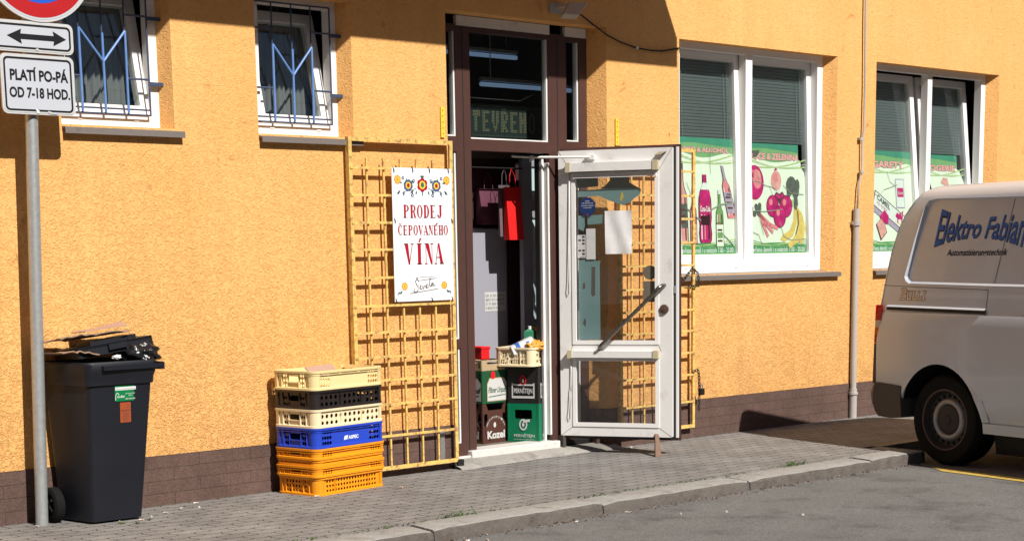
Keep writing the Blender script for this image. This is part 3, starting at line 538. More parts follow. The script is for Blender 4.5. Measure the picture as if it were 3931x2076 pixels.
    mb = MB(); mb.plate(rect(0.836, 0.85, 1.14, 1.19), [], sub(LF, -0.02), 0.02, 'steel'); mb.build('strike_plate', leaf); mb = MB(); mb.box(8.612, 8.64, 0.07, 0.13, 0.04, 0.125, 'vanplastic'); mb.build('hinge', leaf)
    # remains of coloured film on the glass
    mb = MB(); o = -0.0272
    Q = sub(LF, 0); mb.poly([(0.135, 0.815), (0.296, 0.815), (0.294, 1.35), (0.30, 1.375), (0.27, 1.37), (0.25, 1.385), (0.20, 1.378), (0.17, 1.39), (0.137, 1.372)], Q, o, 'teal')
    mb.poly([(0.135, 1.818), (0.29, 1.825), (0.366, 1.79), (0.468, 1.756), (0.485, 1.765), (0.525, 1.776), (0.548, 1.80), (0.59, 1.825), (0.600, 1.862), (0.52, 1.875), (0.33, 1.872), (0.135, 1.862)], Q, o, 'teal')
    mb.poly([(0.30, 1.873), (0.337, 1.893), (0.372, 1.93), (0.366, 1.968), (0.511, 1.968), (0.516, 1.91), (0.56, 1.885), (0.597, 1.864), (0.45, 1.872)], Q, o, 'greyfilm')
    mb.poly([(0.125, 1.88), (0.285, 1.89), (0.287, 1.965), (0.125, 1.965)], Q, o, 'greyfilm')
    mb.poly([(0.135, 1.60), (0.175, 1.58), (0.186, 1.62), (0.184, 1.69), (0.135, 1.69)], Q, o, 'teal'); mb.poly([(0.205, 1.625), (0.32, 1.632), (0.322, 1.695), (0.205, 1.69)], Q, o, 'teal')
    mb.poly([(0.445, 1.79), (0.455, 1.84), (0.463, 1.85), (0.473, 1.82), (0.458, 1.783)], Q, o + .0006, 'yellow')
    mb.poly([(0.233, 1.33), (0.26, 1.33), (0.258, 1.13), (0.238, 1.12), (0.228, 1.14)], Q, o + .0006, 'greyfilm'); mb.poly([(0.165, 1.17), (0.185, 1.18), (0.183, 1.22), (0.166, 1.215)], Q, o + .0006, 'greyfilm'); mb.poly([(0.165, 0.925), (0.186, 0.905), (0.188, 0.95), (0.176, 0.97)], Q, o + .0006, 'greyfilm')
    mb.build('torn_film', leaf)
    for c, shp in ((0, ell(0.665, 1.285, 0.05, 0.05, 20)), (1, rect(0.618, 0.712, 1.08, 1.225))):
        mb = MB(); mb.poly([(min(u, .712), v) for u, v in shp], Q, -0.0185, 'greyfilm'); mb.build('sticker', leaf)
    return leaf
LEAF = door_leaf()
# far side of the street (seen only as reflections): one long facade
FB = thing('facing_house', 'long grey house across the street, seen only mirrored in the panes', 'building', (25, -17, 0))
mb = MB()
mb.box(-30, 80, -27, -17, -0.1, 12.0, 'facade2'); mb.build('wall', FB)
for k in range(22):
    for z in (1.2, 4.4, 7.6):
        x = -26 + k * 4.7; mb = MB(); mb.box(x, x + 1.6, -17.0, -16.97, z, z + 1.9, 'signb'); mb.build('window', FB)
# ================================================================== WINDOW GRILLES
def grille(dx, label):
    t = thing('window_grille', label, 'window grille', (6.31 + dx, 0.06, 2.24), group='blue window grilles')
    y = 0.06
    bar = lambda mb, a, b, r=0.0062: mb.tube([(a[0] + dx, y, a[1]), (b[0] + dx, y, b[1])], r, 'grille', 8)
    mb = MB()
    for a, b in (((6.02, 2.24), (6.02, 2.945)), ((6.60, 2.24), (6.60, 2.945)), ((6.02, 2.945), (6.60, 2.945)), ((6.02, 2.243), (6.60, 2.243)), ((6.02, 2.272), (6.60, 2.272))): bar(mb, a, b, 0.0052)
    mb.build('frame', t, smooth='auto')
    for x in (6.165, 6.31, 6.455):
        mb = MB(); bar(mb, (x, 2.243), (x, 2.945), 0.0048); mb.build('bar', t, smooth='auto')
    mb = MB(); m2 = lambda a, b: mb.tube([(a[0] + dx, y - 0.006, a[1]), (b[0] + dx, y - 0.006, b[1])], 0.0072, 'grillelit', 8)
    m2((6.165, 2.25), (6.165, 2.70)); m2((6.455, 2.25), (6.455, 2.70)); m2((6.165, 2.70), (6.31, 2.525)); m2((6.455, 2.70), (6.31, 2.525)); m2((6.31, 2.25), (6.31, 2.68)); mb.build('ornament', t, smooth='auto')
    for z in (2.442, 2.79):
        for a, b in (((6.02), (6.165)), ((6.455), (6.60))):
            mb = MB(); bar(mb, (a, z), (b, z)); mb.build('crossbar', t, smooth='auto')
    for z in (2.42, 2.782):
        for x, xe in ((6.60, 6.70), (6.02, 5.985)):
            mb = MB(); mb.box(min(x, xe) + dx, max(x, xe) + dx, y - .004, y + .012, z - .010, z + .010, 'grille'); mb.build('wall_bracket', t)
    return t
grille(0, 'blue wrought iron grille with an M motif over the small tilted window nearest the doorway')
grille(-1.300, 'blue wrought iron grille half hidden behind the parking signs, over the far left window')
# ================================================================== YELLOW SECURITY GATES
def gate(x0, x1, z0, z1, hs, vs, y, label, strap):
    t = thing('security_gate', label, 'gate', ((x0 + x1) / 2, y, z0), group='yellow security gates folded open')
    mb = MB(); th = 0.022; w = 0.026
    mb.plate(rect(x0, x1, z0, z1), [rect(x0 + w, x1 - w, z0 + w, z1 - w)], wallmap(y - 0.004), 0.008, 'rust')
    mb.plate(rect(x0, x1, z0, z1), [rect(x0 + .006, x1 - .006, z0 + .006, z1 - .006)], wallmap(y + 0.0045), 0.026, 'rust'); mb.build('frame', t)
    for h in hs:
        mb = MB(); mb.box(x0 + 0.007, x1 - 0.007, y - 0.010, y + 0.0035, h - 0.0075, h + 0.0075, 'rust'); mb.build('crossbar', t)
    for v in vs:
        mb = MB(); mb.box(v - 0.0064, v + 0.0064, y + 0.004, y + 0.016, z0 + 0.012, hs[0] + 0.062, 'rust'); mb.build('upright_bar', t)
    xs, za, zb = strap
    mb = MB(); mb.plate(rect(xs - .016, xs + .016, za, zb), [ell(xs, za + (zb - za) * q, .004, .007, 8) for q in (.12, .3, .5, .7, .88)], wallmap(-0.012), 0.008, 'yellow'); mb.build('wall_strap', t)
    return t
HS = [1.977, 1.809, 1.638, 1.469, 1.292, 1.114, 0.945, 0.787, 0.637, 0.480, 0.273]
GL = gate(6.628, 7.488, 0.050, 2.166, HS, [6.775, 6.912, 7.050, 7.185, 7.322], -0.056, 'rusty yellow gate of crossed bars folded against the wall behind the wine banner', (7.452, 2.19, 2.385))
mb = MB(); mb.box(7.36, 7.40, -0.02, -0.01, 0.06, 0.262, 'steel'); mb.build('flat_bar', GL)
mb = MB(); mb.tube([(7.462, -0.045, 0.045), (7.47, -0.06, 0.0)], 0.012, 'iron', 10); mb.box(7.475, 7.53, -0.065, -0.015, 0.012, 0.062, 'iron'); mb.build('bottom_pivot', GL)
GR = gate(9.085, 9.915, 0.088, 2.187, [2.018, 1.839, 1.669, 1.494, 1.325, 1.155, 0.990, 0.831, 0.665, 0.497, 0.291], [9.22, 9.352, 9.485, 9.618, 9.752], -0.056, 'yellow gate of crossed bars folded against the wall behind the open glass door', (9.112, 2.19, 2.378))
def chain(name, pts, label, lock=None):
    mb = MB(); 
    for i in range(len(pts) - 1):
        a, b = Vector(pts[i]), Vector(pts[i + 1]); d = b - a; n = max(1, round(d.length / 0.026))
        for k in range(n):
            p = a + d * (k + .5) / n; dd = d.normalized(); s_ = dd.cross(Vector((0, 1, 0))).normalized() if (k % 2) else dd.cross(Vector((1, 0, 0.3))).normalized()
            ring = [p + dd * (0.017 * math.cos(q * PI / 5)) + s_ * (0.009 * math.sin(q * PI / 5)) for q in range(11)]
            mb.tube(ring, 0.0035, 'iron', 6, cap=False)
    o = mb.build(name, smooth=True); return tag(o, label, 'chain', 'lock chains on the right gate')
chain('lock_chain', [(9.74, -0.075, 1.20), (9.86, -0.08, 1.30), (9.93, -0.07, 1.27), (9.945, -0.07, 1.21), (9.93, -0.08, 1.165), (9.80, -0.075, 1.172), (9.67, -0.07, 1.20)], 'dark chain looped round the gate bar just below the window sill')
chain('lock_chain', [(9.87, -0.075, 0.52), (9.92, -0.085, 0.53), (9.945, -0.075, 0.48), (9.955, -0.07, 0.36), (9.95, -0.07, 0.22)], 'dark chain hanging with a padlock low on the gate edge')
mb = MB(); mb.box(9.945, 9.99, -0.095, -0.07, 0.335, 0.385, 'iron'); mb.tube([(9.955, -.083, .385), (9.957, -.083, .41), (9.967, -.083, .42), (9.977, -.083, .41), (9.98, -.083, .385)], 0.004, 'steel', 6)
tag(mb.build('padlock', bevel=.004), 'small dark padlock hanging on the lower chain', 'padlock')
# ================================================================== WINE BANNER
def didone(ch, T=0.26):
    """polygons of a high contrast serif capital in the unit square"""
    P = []; st = lambda a, b, z0=0.0, z1=1.0: P.append([(a, z0), (b, z0), (b, z1), (a, z1)])
    ser = lambda a, b, z: P.append([(a, z), (b, z), (b, z + .035), (a, z + .035)])
    def arc(cx, cz, ro, zo, ri, zi, a0, a1, n=14, dx=0):
        for k in range(n):
            p, q = R(a0 + (a1 - a0) * k / n), R(a0 + (a1 - a0) * (k + 1) / n)
            P.append([(cx + ro * math.cos(p), cz + zo * math.sin(p)), (cx + ro * math.cos(q), cz + zo * math.sin(q)), (cx + dx + ri * math.cos(q), cz + zi * math.sin(q)), (cx + dx + ri * math.cos(p), cz + zi * math.sin(p))])
    h = 0.05
    if ch in 'PRDEHI':
        a = 0.12 if ch != 'I' else 0.37; st(a, a + T); ser(a - .1, a + T + .1, 0); ser(a - .1, a + T + .1, .965)
    if ch in 'PR':
        arc(0.42, .74, .5, .26, .26, .215, -90, 90); st(.38, .44, .48, .525); st(.38, .44, .955, 1)
    if ch == 'R': P.append([(.52, .5), (.72, .5), (.98, 0), (.70, 0)])
    if ch == 'D': arc(0.40, .5, .55, .5, .29, .455, -90, 90); st(.36, .42, 0, .045); st(.36, .42, .955, 1)
    if ch == 'O': arc(.5, .5, .47, .51, .22, .47, 0, 360, 28)
    if ch == 'C': arc(.52, .5, .48, .51, .22, .47, 50, 310, 22); P.append([(.80, .68), (.86, .68), (.86, 1), (.82, 1)])
    if ch == 'E':
        st(.36, .85, 0, .04); st(.36, .85, .96, 1); st(.36, .68, .49, .525); P.append([(.80, 0), (.86, 0), (.88, .27), (.85, .27)]); P.append([(.85, .73), (.88, .73), (.86, 1), (.80, 1)]); P.append([(.65, .38), (.69, .38), (.69, .63), (.65, .63)])
    if ch == 'J': st(.5, .5 + T, .2, 1); ser(.36, .92, .965); arc(.44, .2, .32, .21, .06 + 0.0, .17, 180, 360, 10); P.append(ell(.2, .2, .1, .07, 10))
    if ch == 'H': st(.66, .66 + T); ser(.56, 1.0, 0); ser(.56, 1.0, .965); st(.3, .7, .485, .525)
    if ch == 'V': P.append([(.02, 1), (.02 + T + .06, 1), (.6, 0), (.44, 0)]); P.append([(.86, 1), (.92, 1), (.56, 0), (.5, 0)]); ser(-.04, .42, .965); ser(.72, 1.04, .965)
    if ch == 'A': P.append([(.4, 1), (.58, 1), (1.0, 0), (.66, 0)]); P.append([(.42, 1), (.47, 1), (.16, 0), (.1, 0)]); st(.24, .72, .30, .335); ser(-.02, .3, 0); ser(.6, 1.06, 0)
    if ch == 'N': st(.14, .19); st(.82, .87); P.append([(.10, 1), (.10 + T + .06, 1), (.87, 0), (.70, 0)]); ser(.02, .32, 0); ser(.68, 1.0, .965); ser(.02, .4, .965)
    return P
def banner():
    t = thing('wine_banner', 'white wine sale banner with folk flowers and red lettering, tied to the yellow gate', 'banner', (7.21, -0.065, 1.136))
    y = -0.073; ox, oz = 6.958, 1.136; wv, hv = 0.505, 0.848
    F = lambda u, v, o=0.0: Vector((ox + u * wv, y - o, oz + v * hv))
    mb = MB(); mb.plate(rect(0, 1, 0, 1), [], F, 0.004, 'b_white')
    def word(s, u0, u1, v0, v1, T, acc=()):
        n = len(s); cw = (u1 - u0) / n
        for i, c in enumerate(s):
            for layer, (dx, col) in enumerate(((0.0, 'b_grey'), (-0.006, 'b_red'))):
                for q in didone(c, T):
                    pts = [(u0 + cw * (i + .04 + .9 * a) + dx * .5, v0 + (v1 - v0) * b + (-.0015 if layer == 0 else .0015)) for a, b in q]
                    mb.poly(pts, F, 0.0007 + 0.0006 * layer, col)
            if i in acc:
                cx = u0 + cw * (i + .5); d = (v1 - v0)
                if acc[i] == 'a': mb.poly([(cx - .012, v1 + d * .06), (cx + .012, v1 + d * .06), (cx + .045, v1 + d * .26), (cx + .012, v1 + d * .26)], F, .0013, 'b_red')
                else: mb.poly([(cx, v1 + d * .05), (cx + .03, v1 + d * .2), (cx + .018, v1 + d * .22), (cx, v1 + d * .12), (cx - .018, v1 + d * .22), (cx - .03, v1 + d * .2)], F, .0013, 'b_red')
    word('PRODEJ', .17, .84, .628, .724, .30); word('CEPOVANEHO', .075, .925, .50, .572, .28, {0: 'h', 7: 'a'}); word('VINA', .17, .84, .278, .435, .34, {1: 'a'})
    A = hv / wv
    def flower(cx, cz, r, cols, n=6):
        for k in range(n): a = 2 * PI * k / n + .5; mb.poly(ell(cx + r * .62 * math.cos(a), cz + r * .62 / A * math.sin(a), r * .46, r * .46 / A, 10), F, .0007 + .00005 * k, cols[0])
        mb.poly(ell(cx, cz, r * .62, r * .62 / A, 14), F, .0013, cols[1]); mb.poly(ell(cx, cz, r * .34, r * .4 / A, 12), F, .0017, cols[2])
    def leaf(cx, cz, a, l, w, col='b_blue'):
        mb.poly([(cx, cz), (cx + l * .5 * math.cos(a) - w * math.sin(a), cz + (l * .5 * math.sin(a) + w * math.cos(a)) / A), (cx + l * math.cos(a), cz + l * math.sin(a) / A), (cx + l * .5 * math.cos(a) + w * math.sin(a), cz + (l * .5 * math.sin(a) - w * math.cos(a)) / A)], F, .0009, col)
    flower(.5, .875, .085, ('b_red', 'b_yel', 'b_gr')); leaf(.5, .92, PI / 2, .06, .014, 'b_gr'); leaf(.5, .925, PI / 4, .05, .012, 'b_gr'); leaf(.5, .925, 3 * PI / 4, .05, .012, 'b_gr'); leaf(.5, .83, -PI / 2, .07, .012)
    for s in (-1, 1):
        flower(.5 + s * .235, .87, .072, ('b_blue', 'b_yel', 'b_red'), 8); flower(.5 + s * .41, .912, .055, ('b_or', 'b_yel', 'b_or'), 7)
        for a, b, l in ((.13, 0.6, .07), (.14, -.5, .08), (.09, -1.2, .07), (.30, -1.3, .09), (.36, -.7, .09), (.33, .3, .07), (.38, -1.2, .07), (.16, -1.3, .08), (.25, 1.4, .07)): leaf(.5 + s * a, .855 + (.03 if b > 0 else -.02), (b if s > 0 else PI - b), l, .013, 'b_blue' if l > .07 else 'b_gr')
        flower(.5 + s * .145, .905, .022, ('b_blue', 'b_blue', 'b_white'), 5); flower(.5 + s * .32, .925, .022, ('b_blue', 'b_blue', 'b_white'), 5); flower(.5 + s * .17, .797, .024, ('b_blue', 'b_blue', 'b_white'), 5)
        ribbon(mb, [(.5 + s * a, b) for a, b in ((.1, .85), (.17, .835), (.26, .83), (.33, .815), (.31, .80), (.29, .81))], .005, F, .0008, 'b_blue')
        flower(.5 + s * .335, .115, .05, ('b_or', 'b_yel', 'b_or'), 7); leaf(.5 + s * .37, .085, (-.9 if s > 0 else PI + .9), .07, .015, 'b_gr'); leaf(.5 + s * .40, .07, (-.2 if s > 0 else PI + .2), .05, .012, 'b_blue'); flower(.5 + s * .44, .06, .016, ('b_blue', 'b_blue', 'b_white'), 5)
    scr = lambda pts, w=.008: ribbon(mb, pts, w, F, .0008, 'b_grey')
    scr([(.41, .148), (.37, .165), (.345, .15), (.36, .128), (.39, .11), (.385, .08), (.35, .065), (.315, .075), (.325, .095)], .010); scr([(.36, .178), (.375, .170), (.395, .180)], .008)
    scr([(.41, .095), (.44, .108), (.435, .12), (.42, .112), (.425, .09), (.455, .088), (.47, .115), (.48, .09), (.50, .115), (.515, .11), (.52, .098), (.545, .118), (.54, .128), (.525, .118), (.53, .098), (.56, .10), (.60, .165), (.59, .17), (.58, .12), (.60, .106), (.64, .132), (.62, .135), (.61, .118), (.625, .108), (.65, .13), (.652, .112), (.68, .118)], .008)
    scr([(.25, .058), (.72, .088)], .006); scr([(.43, .155), (.70, .170)], .005)
    mb.text('RODINNÉ VINAŘSTVÍ', F, .42, .68, .176, .188, 'b_blue', .0008)
    mb.build('board', t)
    for u, v in ((.03, .985), (.34, .99), (.62, .99), (.94, .99), (.03, .61), (.985, .61), (.02, .01), (.62, .01), (.97, .01)):
        mb = MB(); mb.tube([F(u - .01, v + .02, -.004), F(u, v, .006), F(u + .004, v - .022, .004)], .0028, 'vanseam', 6); mb.build('cable_tie', t)
    return t
banner()
# ================================================================== WINDOW POSTERS
def poster(F, u0, u1, v0, v1, title, art, label, tu, torn=None):
    t0 = F(u0, v0, -0.034); o0 = -0.0345
    K = lambda u, v, o=0.0: F(u0 + u * (u1 - u0), v0 + v * (v1 - v0), o0 + o)
    root = thing('window_poster', label, 'poster', tuple(t0), group='green grocery posters behind the shop windows'); mb = MB()
    edge = torn or [(0, 0), (1, 0), (1, 1), (0, 1)]
    mb.plate(edge, [], K, 0.0015, 'p_light'); root_b = mb
    e = .0009
    xr = max(p[0] for p in edge if p[1] > .9)
    mb.poly([(0, .86)] + [(k / 12, .86 + .025 * math.cos(k / 12 * PI * 2)) for k in range(13) if k / 12 < xr] + [(xr, .87), (xr, 1), (0, 1)], K, e, 'p_mid'); mb.poly([(0, .955), (.35, .96), (.7, .94), (xr, .93), (xr, 1), (0, 1)], K, 2 * e, 'p_teal')
    wave = lambda a, b, c, w, col, o: ribbon(mb, [(k / 14, a + (b - a) * k / 14 + c * math.sin(k / 14 * PI)) for k in range(15) if k / 14 <= 1], w, K, o, col)
    wave(.875, .80, -.045, .012, 'p_lime', 2 * e); wave(.80, .865, -.04, .012, 'p_lime', 2.3 * e); wave(.86, .825, -.05, .004, 'p_white', 3 * e)
    mb.poly([(0, 0), (1, 0), (1, .085)] + [(k / 10, .085 + .025 * math.sin(k / 10 * PI)) for k in range(9, 0, -1)] + [(0, .085)], K, e, 'p_green')
    wave(.125, .10, -.035, .008, 'p_mid', 2 * e); wave(.10, .14, -.03, .010, 'p_lime', 2.3 * e); wave(.15, .12, -.05, .005, 'p_green', 2.6 * e); mb.poly(rect(0, 1, 0, .014), K, 2 * e, 'p_lime')
    mb.text('Otevřeno denně i o svátcích 7.00 - 20.00', K, .03, .97, .024, .072, 'p_white', 3 * e, bold=.012)
    mb.text(title, K, tu[0] - .002, tu[1] + .002, tu[2] - .002, tu[3] + .002, 'p_out', 3 * e, bold=.05); mb.text(title, K, *tu, 'p_title', 4 * e, bold=.04)
    art(mb, K)
    o = mb.build('print', root)
    return root
def bottle(mb, K, cx, z0, z1, w, col, lab, cap, e=.003, lean=0.0, shape=0, ltop=.52, lbot=.28):
    H = z1 - z0; prof = ([(0, .5), (.04, .5), (.5, .46), (.62, .42), (.70, .22), (.78, .13), (1, .12)] if shape == 0 else [(0, .36), (.03, .46), (.14, .5), (.26, .44), (.36, .5), (.56, .5), (.66, .47), (.76, .34), (.84, .16), (.9, .13), (1, .13)])
    T = lambda a, b: (cx + a * w + lean * b * H, z0 + b * H)
    mb.poly([T(x + .05, h) for h, x in prof] + [T(-x - .05, h) for h, x in reversed(prof)], K, e, 'p_dark'); mb.poly([T(x - .02, h) for h, x in prof] + [T(-x + .02, h) for h, x in reversed(prof)], K, e + .0006, col)
    for x0_, x1_, m_ in ((-.36, -.27, 'p_white'), (.22, .34, 'p_dark'), (-.10, .0, 'p_pink')): mb.poly([T(x0_, .05), T(x1_, .05), T(x1_, .58), T(x0_, .58)], K, e + .0009, m_)
    mb.poly([T(-.46, lbot), T(.46, lbot), T(.46, ltop), T(-.46, ltop)], K, e + .0012, lab)
    for q_ in (.2, .45, .7): mb.poly([T(-.34, lbot + (ltop - lbot) * q_), T(.30, lbot + (ltop - lbot) * q_), T(.30, lbot + (ltop - lbot) * (q_ + .09)), T(-.34, lbot + (ltop - lbot) * (q_ + .09))], K, e + .0015, 'p_out')
    mb.poly([T(-.13, .93), T(.13, .93), T(.13, 1.0), T(-.13, 1.0)], K, e + .0012, cap)
    return T
def crease(mb, K, pts, w=.006): ribbon(mb, pts, w, K, .0062, 'p_crease')
def art_drinks(mb, K):
    T = bottle(mb, K, .50, .11, .69, .20, 'p_mag', 'p_pink', 'p_mag', shape=1, ltop=.58, lbot=.42)
    mb.poly([T(-.4, .40), T(.4, .40), T(.36, .26), T(-.36, .26)], K, .0044, 'p_dark'); mb.poly([T(-.44, .75), T(.44, .75), T(.46, .60), T(-.46, .60)], K, .0044, 'p_mag'); mb.poly([T(-.16, .88), T(.16, .88), T(.33, .78), T(-.33, .78)], K, .0045, 'p_white')
    mb.poly([T(-.44, .42), T(.44, .42), T(.44, .58), T(-.44, .58)], K, .0046, 'p_mag'); mb.text('Coca-Cola', K, .415, .585, .375, .425, 'p_white', .0052, bold=.03)
    bottle(mb, K, .745, .07, .56, .13, 'p_bg', 'p_light', 'p_white', shape=0, ltop=.40, lbot=.02); mb.text('BOŽKOV', K, .69, .80, .265, .29, 'p_out', .0052); mb.poly(rect(.70, .79, .15, .2), K, .005, 'p_bg')
    T = bottle(mb, K, .965, .32, .77, .14, 'p_pink', 'p_lav', 'p_lav', shape=0, lean=-.36, ltop=.5, lbot=.1); mb.poly([T(-.12, .72), T(.12, .72), T(.12, .98), T(-.12, .98)], K, .0052, 'p_lav'); mb.text('JIM BEAM', K, .87, .95, .505, .535, 'p_out', .0056)
    bottle(mb, K, .30, .10, .57, .11, 'p_mag', 'p_peach', 'p_peach', shape=0, ltop=.36, lbot=.02); bottle(mb, K, .12, .10, .78, .17, 'p_peach', 'p_grey', 'p_grey', shape=0, ltop=.5, lbot=.2)
    crease(mb, K, [(.62, .95), (.60, .8), (.61, .7)]); crease(mb, K, [(.62, .40), (.78, .44), (.97, .45)], .012); crease(mb, K, [(.2, .4), (.35, .33), (.42, .3)], .01); crease(mb, K, [(.76, .2), (.86, .15), (.97, .09)], .01); crease(mb, K, [(.2, .62), (.28, .5)])
def art_fruit(mb, K):
    mb.poly(ell(.155, .65, .145, .155, 24, .1), K, .003, 'p_mag'); mb.poly(ell(.19, .68, .07, .09, 16, .3), K, .0036, 'p_pink'); mb.poly(ell(.10, .72, .045, .05, 12), K, .0036, 'p_pink'); mb.poly([(.05, .70), (.09, .73), (.07, .76), (.12, .74), (.13, .70), (.09, .69)], K, .0042, 'p_mag')
    mb.poly(ell(.505, .67, .085, .09, 20), K, .003, 'p_peach'); mb.poly(ell(.49, .70, .045, .04, 14), K, .0036, 'p_pink'); mb.poly([(.47, .76), (.5, .79), (.53, .77)], K, .0036, 'p_mag')
    for c in ((.76, .63, .09, .085), (.83, .58, .06, .07), (.72, .57, .04, .05), (.86, .63, .04, .06)): mb.poly(ell(*c, 11), K, .003 + c[0] * .0003, 'p_grey')
    mb.poly([(.80, .53), (.86, .53), (.87, .46), (.84, .40), (.80, .42)], K, .0036, 'p_grey'); mb.poly([(.76, .50), (.80, .51), (.79, .44), (.77, .44)], K, .0038, 'p_lime')
    for i_, (x, z) in enumerate(((.44, .44), (.665, .44), (.555, .345))):
        o_ = .003 + .0009 * i_; mb.poly(ell(x, z, .103, .102, 20), K, o_, 'p_dark'); mb.poly(ell(x, z, .097, .097, 20), K, o_ + .0003, 'p_mag'); mb.poly(ell(x - .03, z + .035, .03, .03, 10), K, o_ + .0006, 'p_pink')
    mb.poly([(.46, .53), (.50, .57), (.55, .55), (.60, .575), (.65, .53), (.59, .50), (.56, .455), (.53, .50)], K, .0057, 'p_out'); mb.poly([(.48, .53), (.51, .555), (.55, .535), (.60, .555), (.63, .53), (.57, .51), (.54, .51)], K, .006, 'p_mag')
    for x_, z_, rx_, rz_ in ((.22, .72, .025, .04), (.53, .70, .02, .025)): mb.poly(ell(x_, z_, rx_, rz_, 10, .4), K, .0061, 'p_peach')
    for x_, z_, rx_, rz_ in ((.06, .57, .03, .05), (.27, .66, .02, .06), (.56, .62, .03, .03), (.68, .42, .02, .06), (.48, .32, .03, .02)): mb.poly(ell(x_, z_, rx_, rz_, 10, .2), K, .0059, 'p_dark') if False else None
    ribbon(mb, [(.40, .62), (.45, .555)], .02, K, .003, 'p_white'); ribbon(mb, [(.58, .62), (.55, .56)], .02, K, .003, 'p_white')
    rnd = random.Random(4)
    for k in range(14): mb.poly(ell(.05 + rnd.random() * .19, .36 + rnd.random() * .10, .028, .03, 7, rnd.random()), K, .003 + k * .0001, 'p_grey')
    for a in (.30, .38, .46): ribbon(mb, [(.23, .36), (.23 + (a - .23) * .7, .27), (a + .05, .17 + (a - .3) * .45)], .035, K, .0046, 'p_pink')
    ban = lambda p, o: mb.poly(p, K, o, 'p_yel')
    ban([(.80, .44), (.84, .44), (.85, .30), (.78, .17), (.62, .11), (.56, .14), (.60, .18), (.72, .22), (.79, .32)], .003); ban([(.84, .44), (.88, .42), (.95, .28), (.90, .13), (.72, .055), (.68, .09), (.82, .18), (.86, .30)], .0036); ban([(.86, .42), (.93, .38), (.99, .24), (.95, .12), (.90, .08), (.88, .12), (.92, .24)], .0042); ribbon(mb, [(.86, .40), (.87, .28), (.82, .18)], .012, K, .005, 'p_out')
    crease(mb, K, [(0, .66), (.2, .66), (.3, .63), (.5, .6)]); crease(mb, K, [(0, .4), (.3, .39), (.6, .41)]); crease(mb, K, [(.05, .22), (.2, .18), (.28, .05)]); crease(mb, K, [(.55, .30), (.62, .16), (.75, .13), (.98, .14)]); crease(mb, K, [(.62, .63), (.75, .56), (.97, .55)]); crease(mb, K, [(.22, .33), (.28, .18)])
    mb.poly([(.04, 1), (.12, .93), (.24, .94), (.20, .89), (.12, .87), (.13, .91)], K, .0068, 'p_grey')
def art_cig(mb, K):
    e = .003; mb.poly(rect(.66, .84, .44, .73), K, e, 'p_lav'); mb.poly(rect(.67, .83, .45, .72), K, e + .0005, 'p_white'); mb.poly(rect(.69, .82, .55, .64), K, e + .001, 'p_mag'); mb.text('Start', K, .70, .81, .575, .61, 'p_white', e + .0015)
    rot = lambda cx, cz, p, a: [(cx + x * math.cos(a) - z * math.sin(a) * 1.0, cz + x * math.sin(a) + z * math.cos(a)) for x, z in p]
    box = rot(.55, .38, [(-.38, -.07), (.38, -.07), (.38, .09), (-.38, .09)], -.42); mb.poly(box, K, e + .002, 'p_out'); mb.poly(rot(.55, .38, [(-.37, -.06), (.37, -.06), (.37, .08), (-.37, .08)], -.42), K, e + .0025, 'p_white')
    mb.poly(rot(.55, .38, [(-.38, -.07), (.38, -.07), (.34, -.12), (-.36, -.12)], -.42), K, e + .002, 'p_lav')
    ca, sa = math.cos(-.42), math.sin(-.42); F2 = lambda u, v, o=0: K(.55 + u * ca - v * sa, .38 + u * sa + v * ca, o)
    mb.text('CAMEL', F2, -.33, -.05, .015, .07, 'p_grey', e + .003, bold=.03); mb.text('FILTERS', F2, -.31, -.10, -.025, .0, 'p_mag', e + .003)
    mb.poly([F_ for F_ in [(.62, .36), (.66, .40), (.69, .375), (.72, .40), (.75, .36), (.76, .40), (.79, .42), (.78, .385), (.765, .33), (.75, .29), (.735, .29), (.735, .325), (.68, .33), (.67, .29), (.655, .29), (.655, .335)]], K, e + .0032, 'p_mag'); mb.poly([(.60, .31), (.70, .29), (.80, .26), (.70, .275)], K, e + .003, 'p_yel')
    mb.poly([(.22, .28), (.36, .36), (.43, .20), (.30, .12)], K, e + .004, 'p_out'); mb.poly([(.23, .28), (.355, .35), (.42, .205), (.305, .135)], K, e + .0045, 'p_peach'); mb.poly([(.30, .36), (.40, .42), (.48, .36), (.46, .28), (.36, .30)], K, e + .005, 'p_mag')
    crease(mb, K, [(.1, .7), (.16, .6), (.3, .55), (.42, .62), (.7, .67)]); crease(mb, K, [(.5, .8), (.55, .7), (.65, .66)]); crease(mb, K, [(.7, .2), (.76, .1)])
def art_drug(mb, K):
    mb.poly([(.06, .3), (.26, .3), (.27, .62), (.22, .72), (.17, .76), (.12, .72), (.06, .62)], K, .003, 'p_dark'); mb.poly([(.5, .58), (.60, .55), (.64, .68), (.62, .76), (.52, .77), (.46, .71), (.53, .70)], K, .003, 'p_peach'); mb.poly([(.62, .55), (.7, .55), (.69, .66), (.64, .70)], K, .0032, 'p_lav'); mb.poly(rrect(.84, .95, .4, .64, .04), K, .003, 'p_pink')
    mb.poly(rect(.35, .48, .2, .5), K, .003, 'p_mag'); mb.poly(rect(.6, .8, .2, .42), K, .003, 'p_lav')
F, H, a, b = S3[0]; poster(F, a + .02, b - .055, .052, .955, 'NÁPOJE & ALKOHOL', art_drinks, 'green poster of drinks and spirits bottles behind the glass, partly hidden by the right gate', (.02, .93, .865, .93))
F, H, a, b = S3[1]; poster(F, a + .01, b - .05, .052, .935, 'OVOCE & ZELENINA', art_fruit, 'green fruit and vegetable poster with a torn upper corner, behind the window glass', (.0, .89, .855, .915), torn=[(0, 0), (1, 0), (.995, .70), (.985, .75), (.93, .80), (.93, .85), (.88, .87), (.885, .96), (.85, .965), (.5, .99), (.3, 1.0), (.05, 1)])
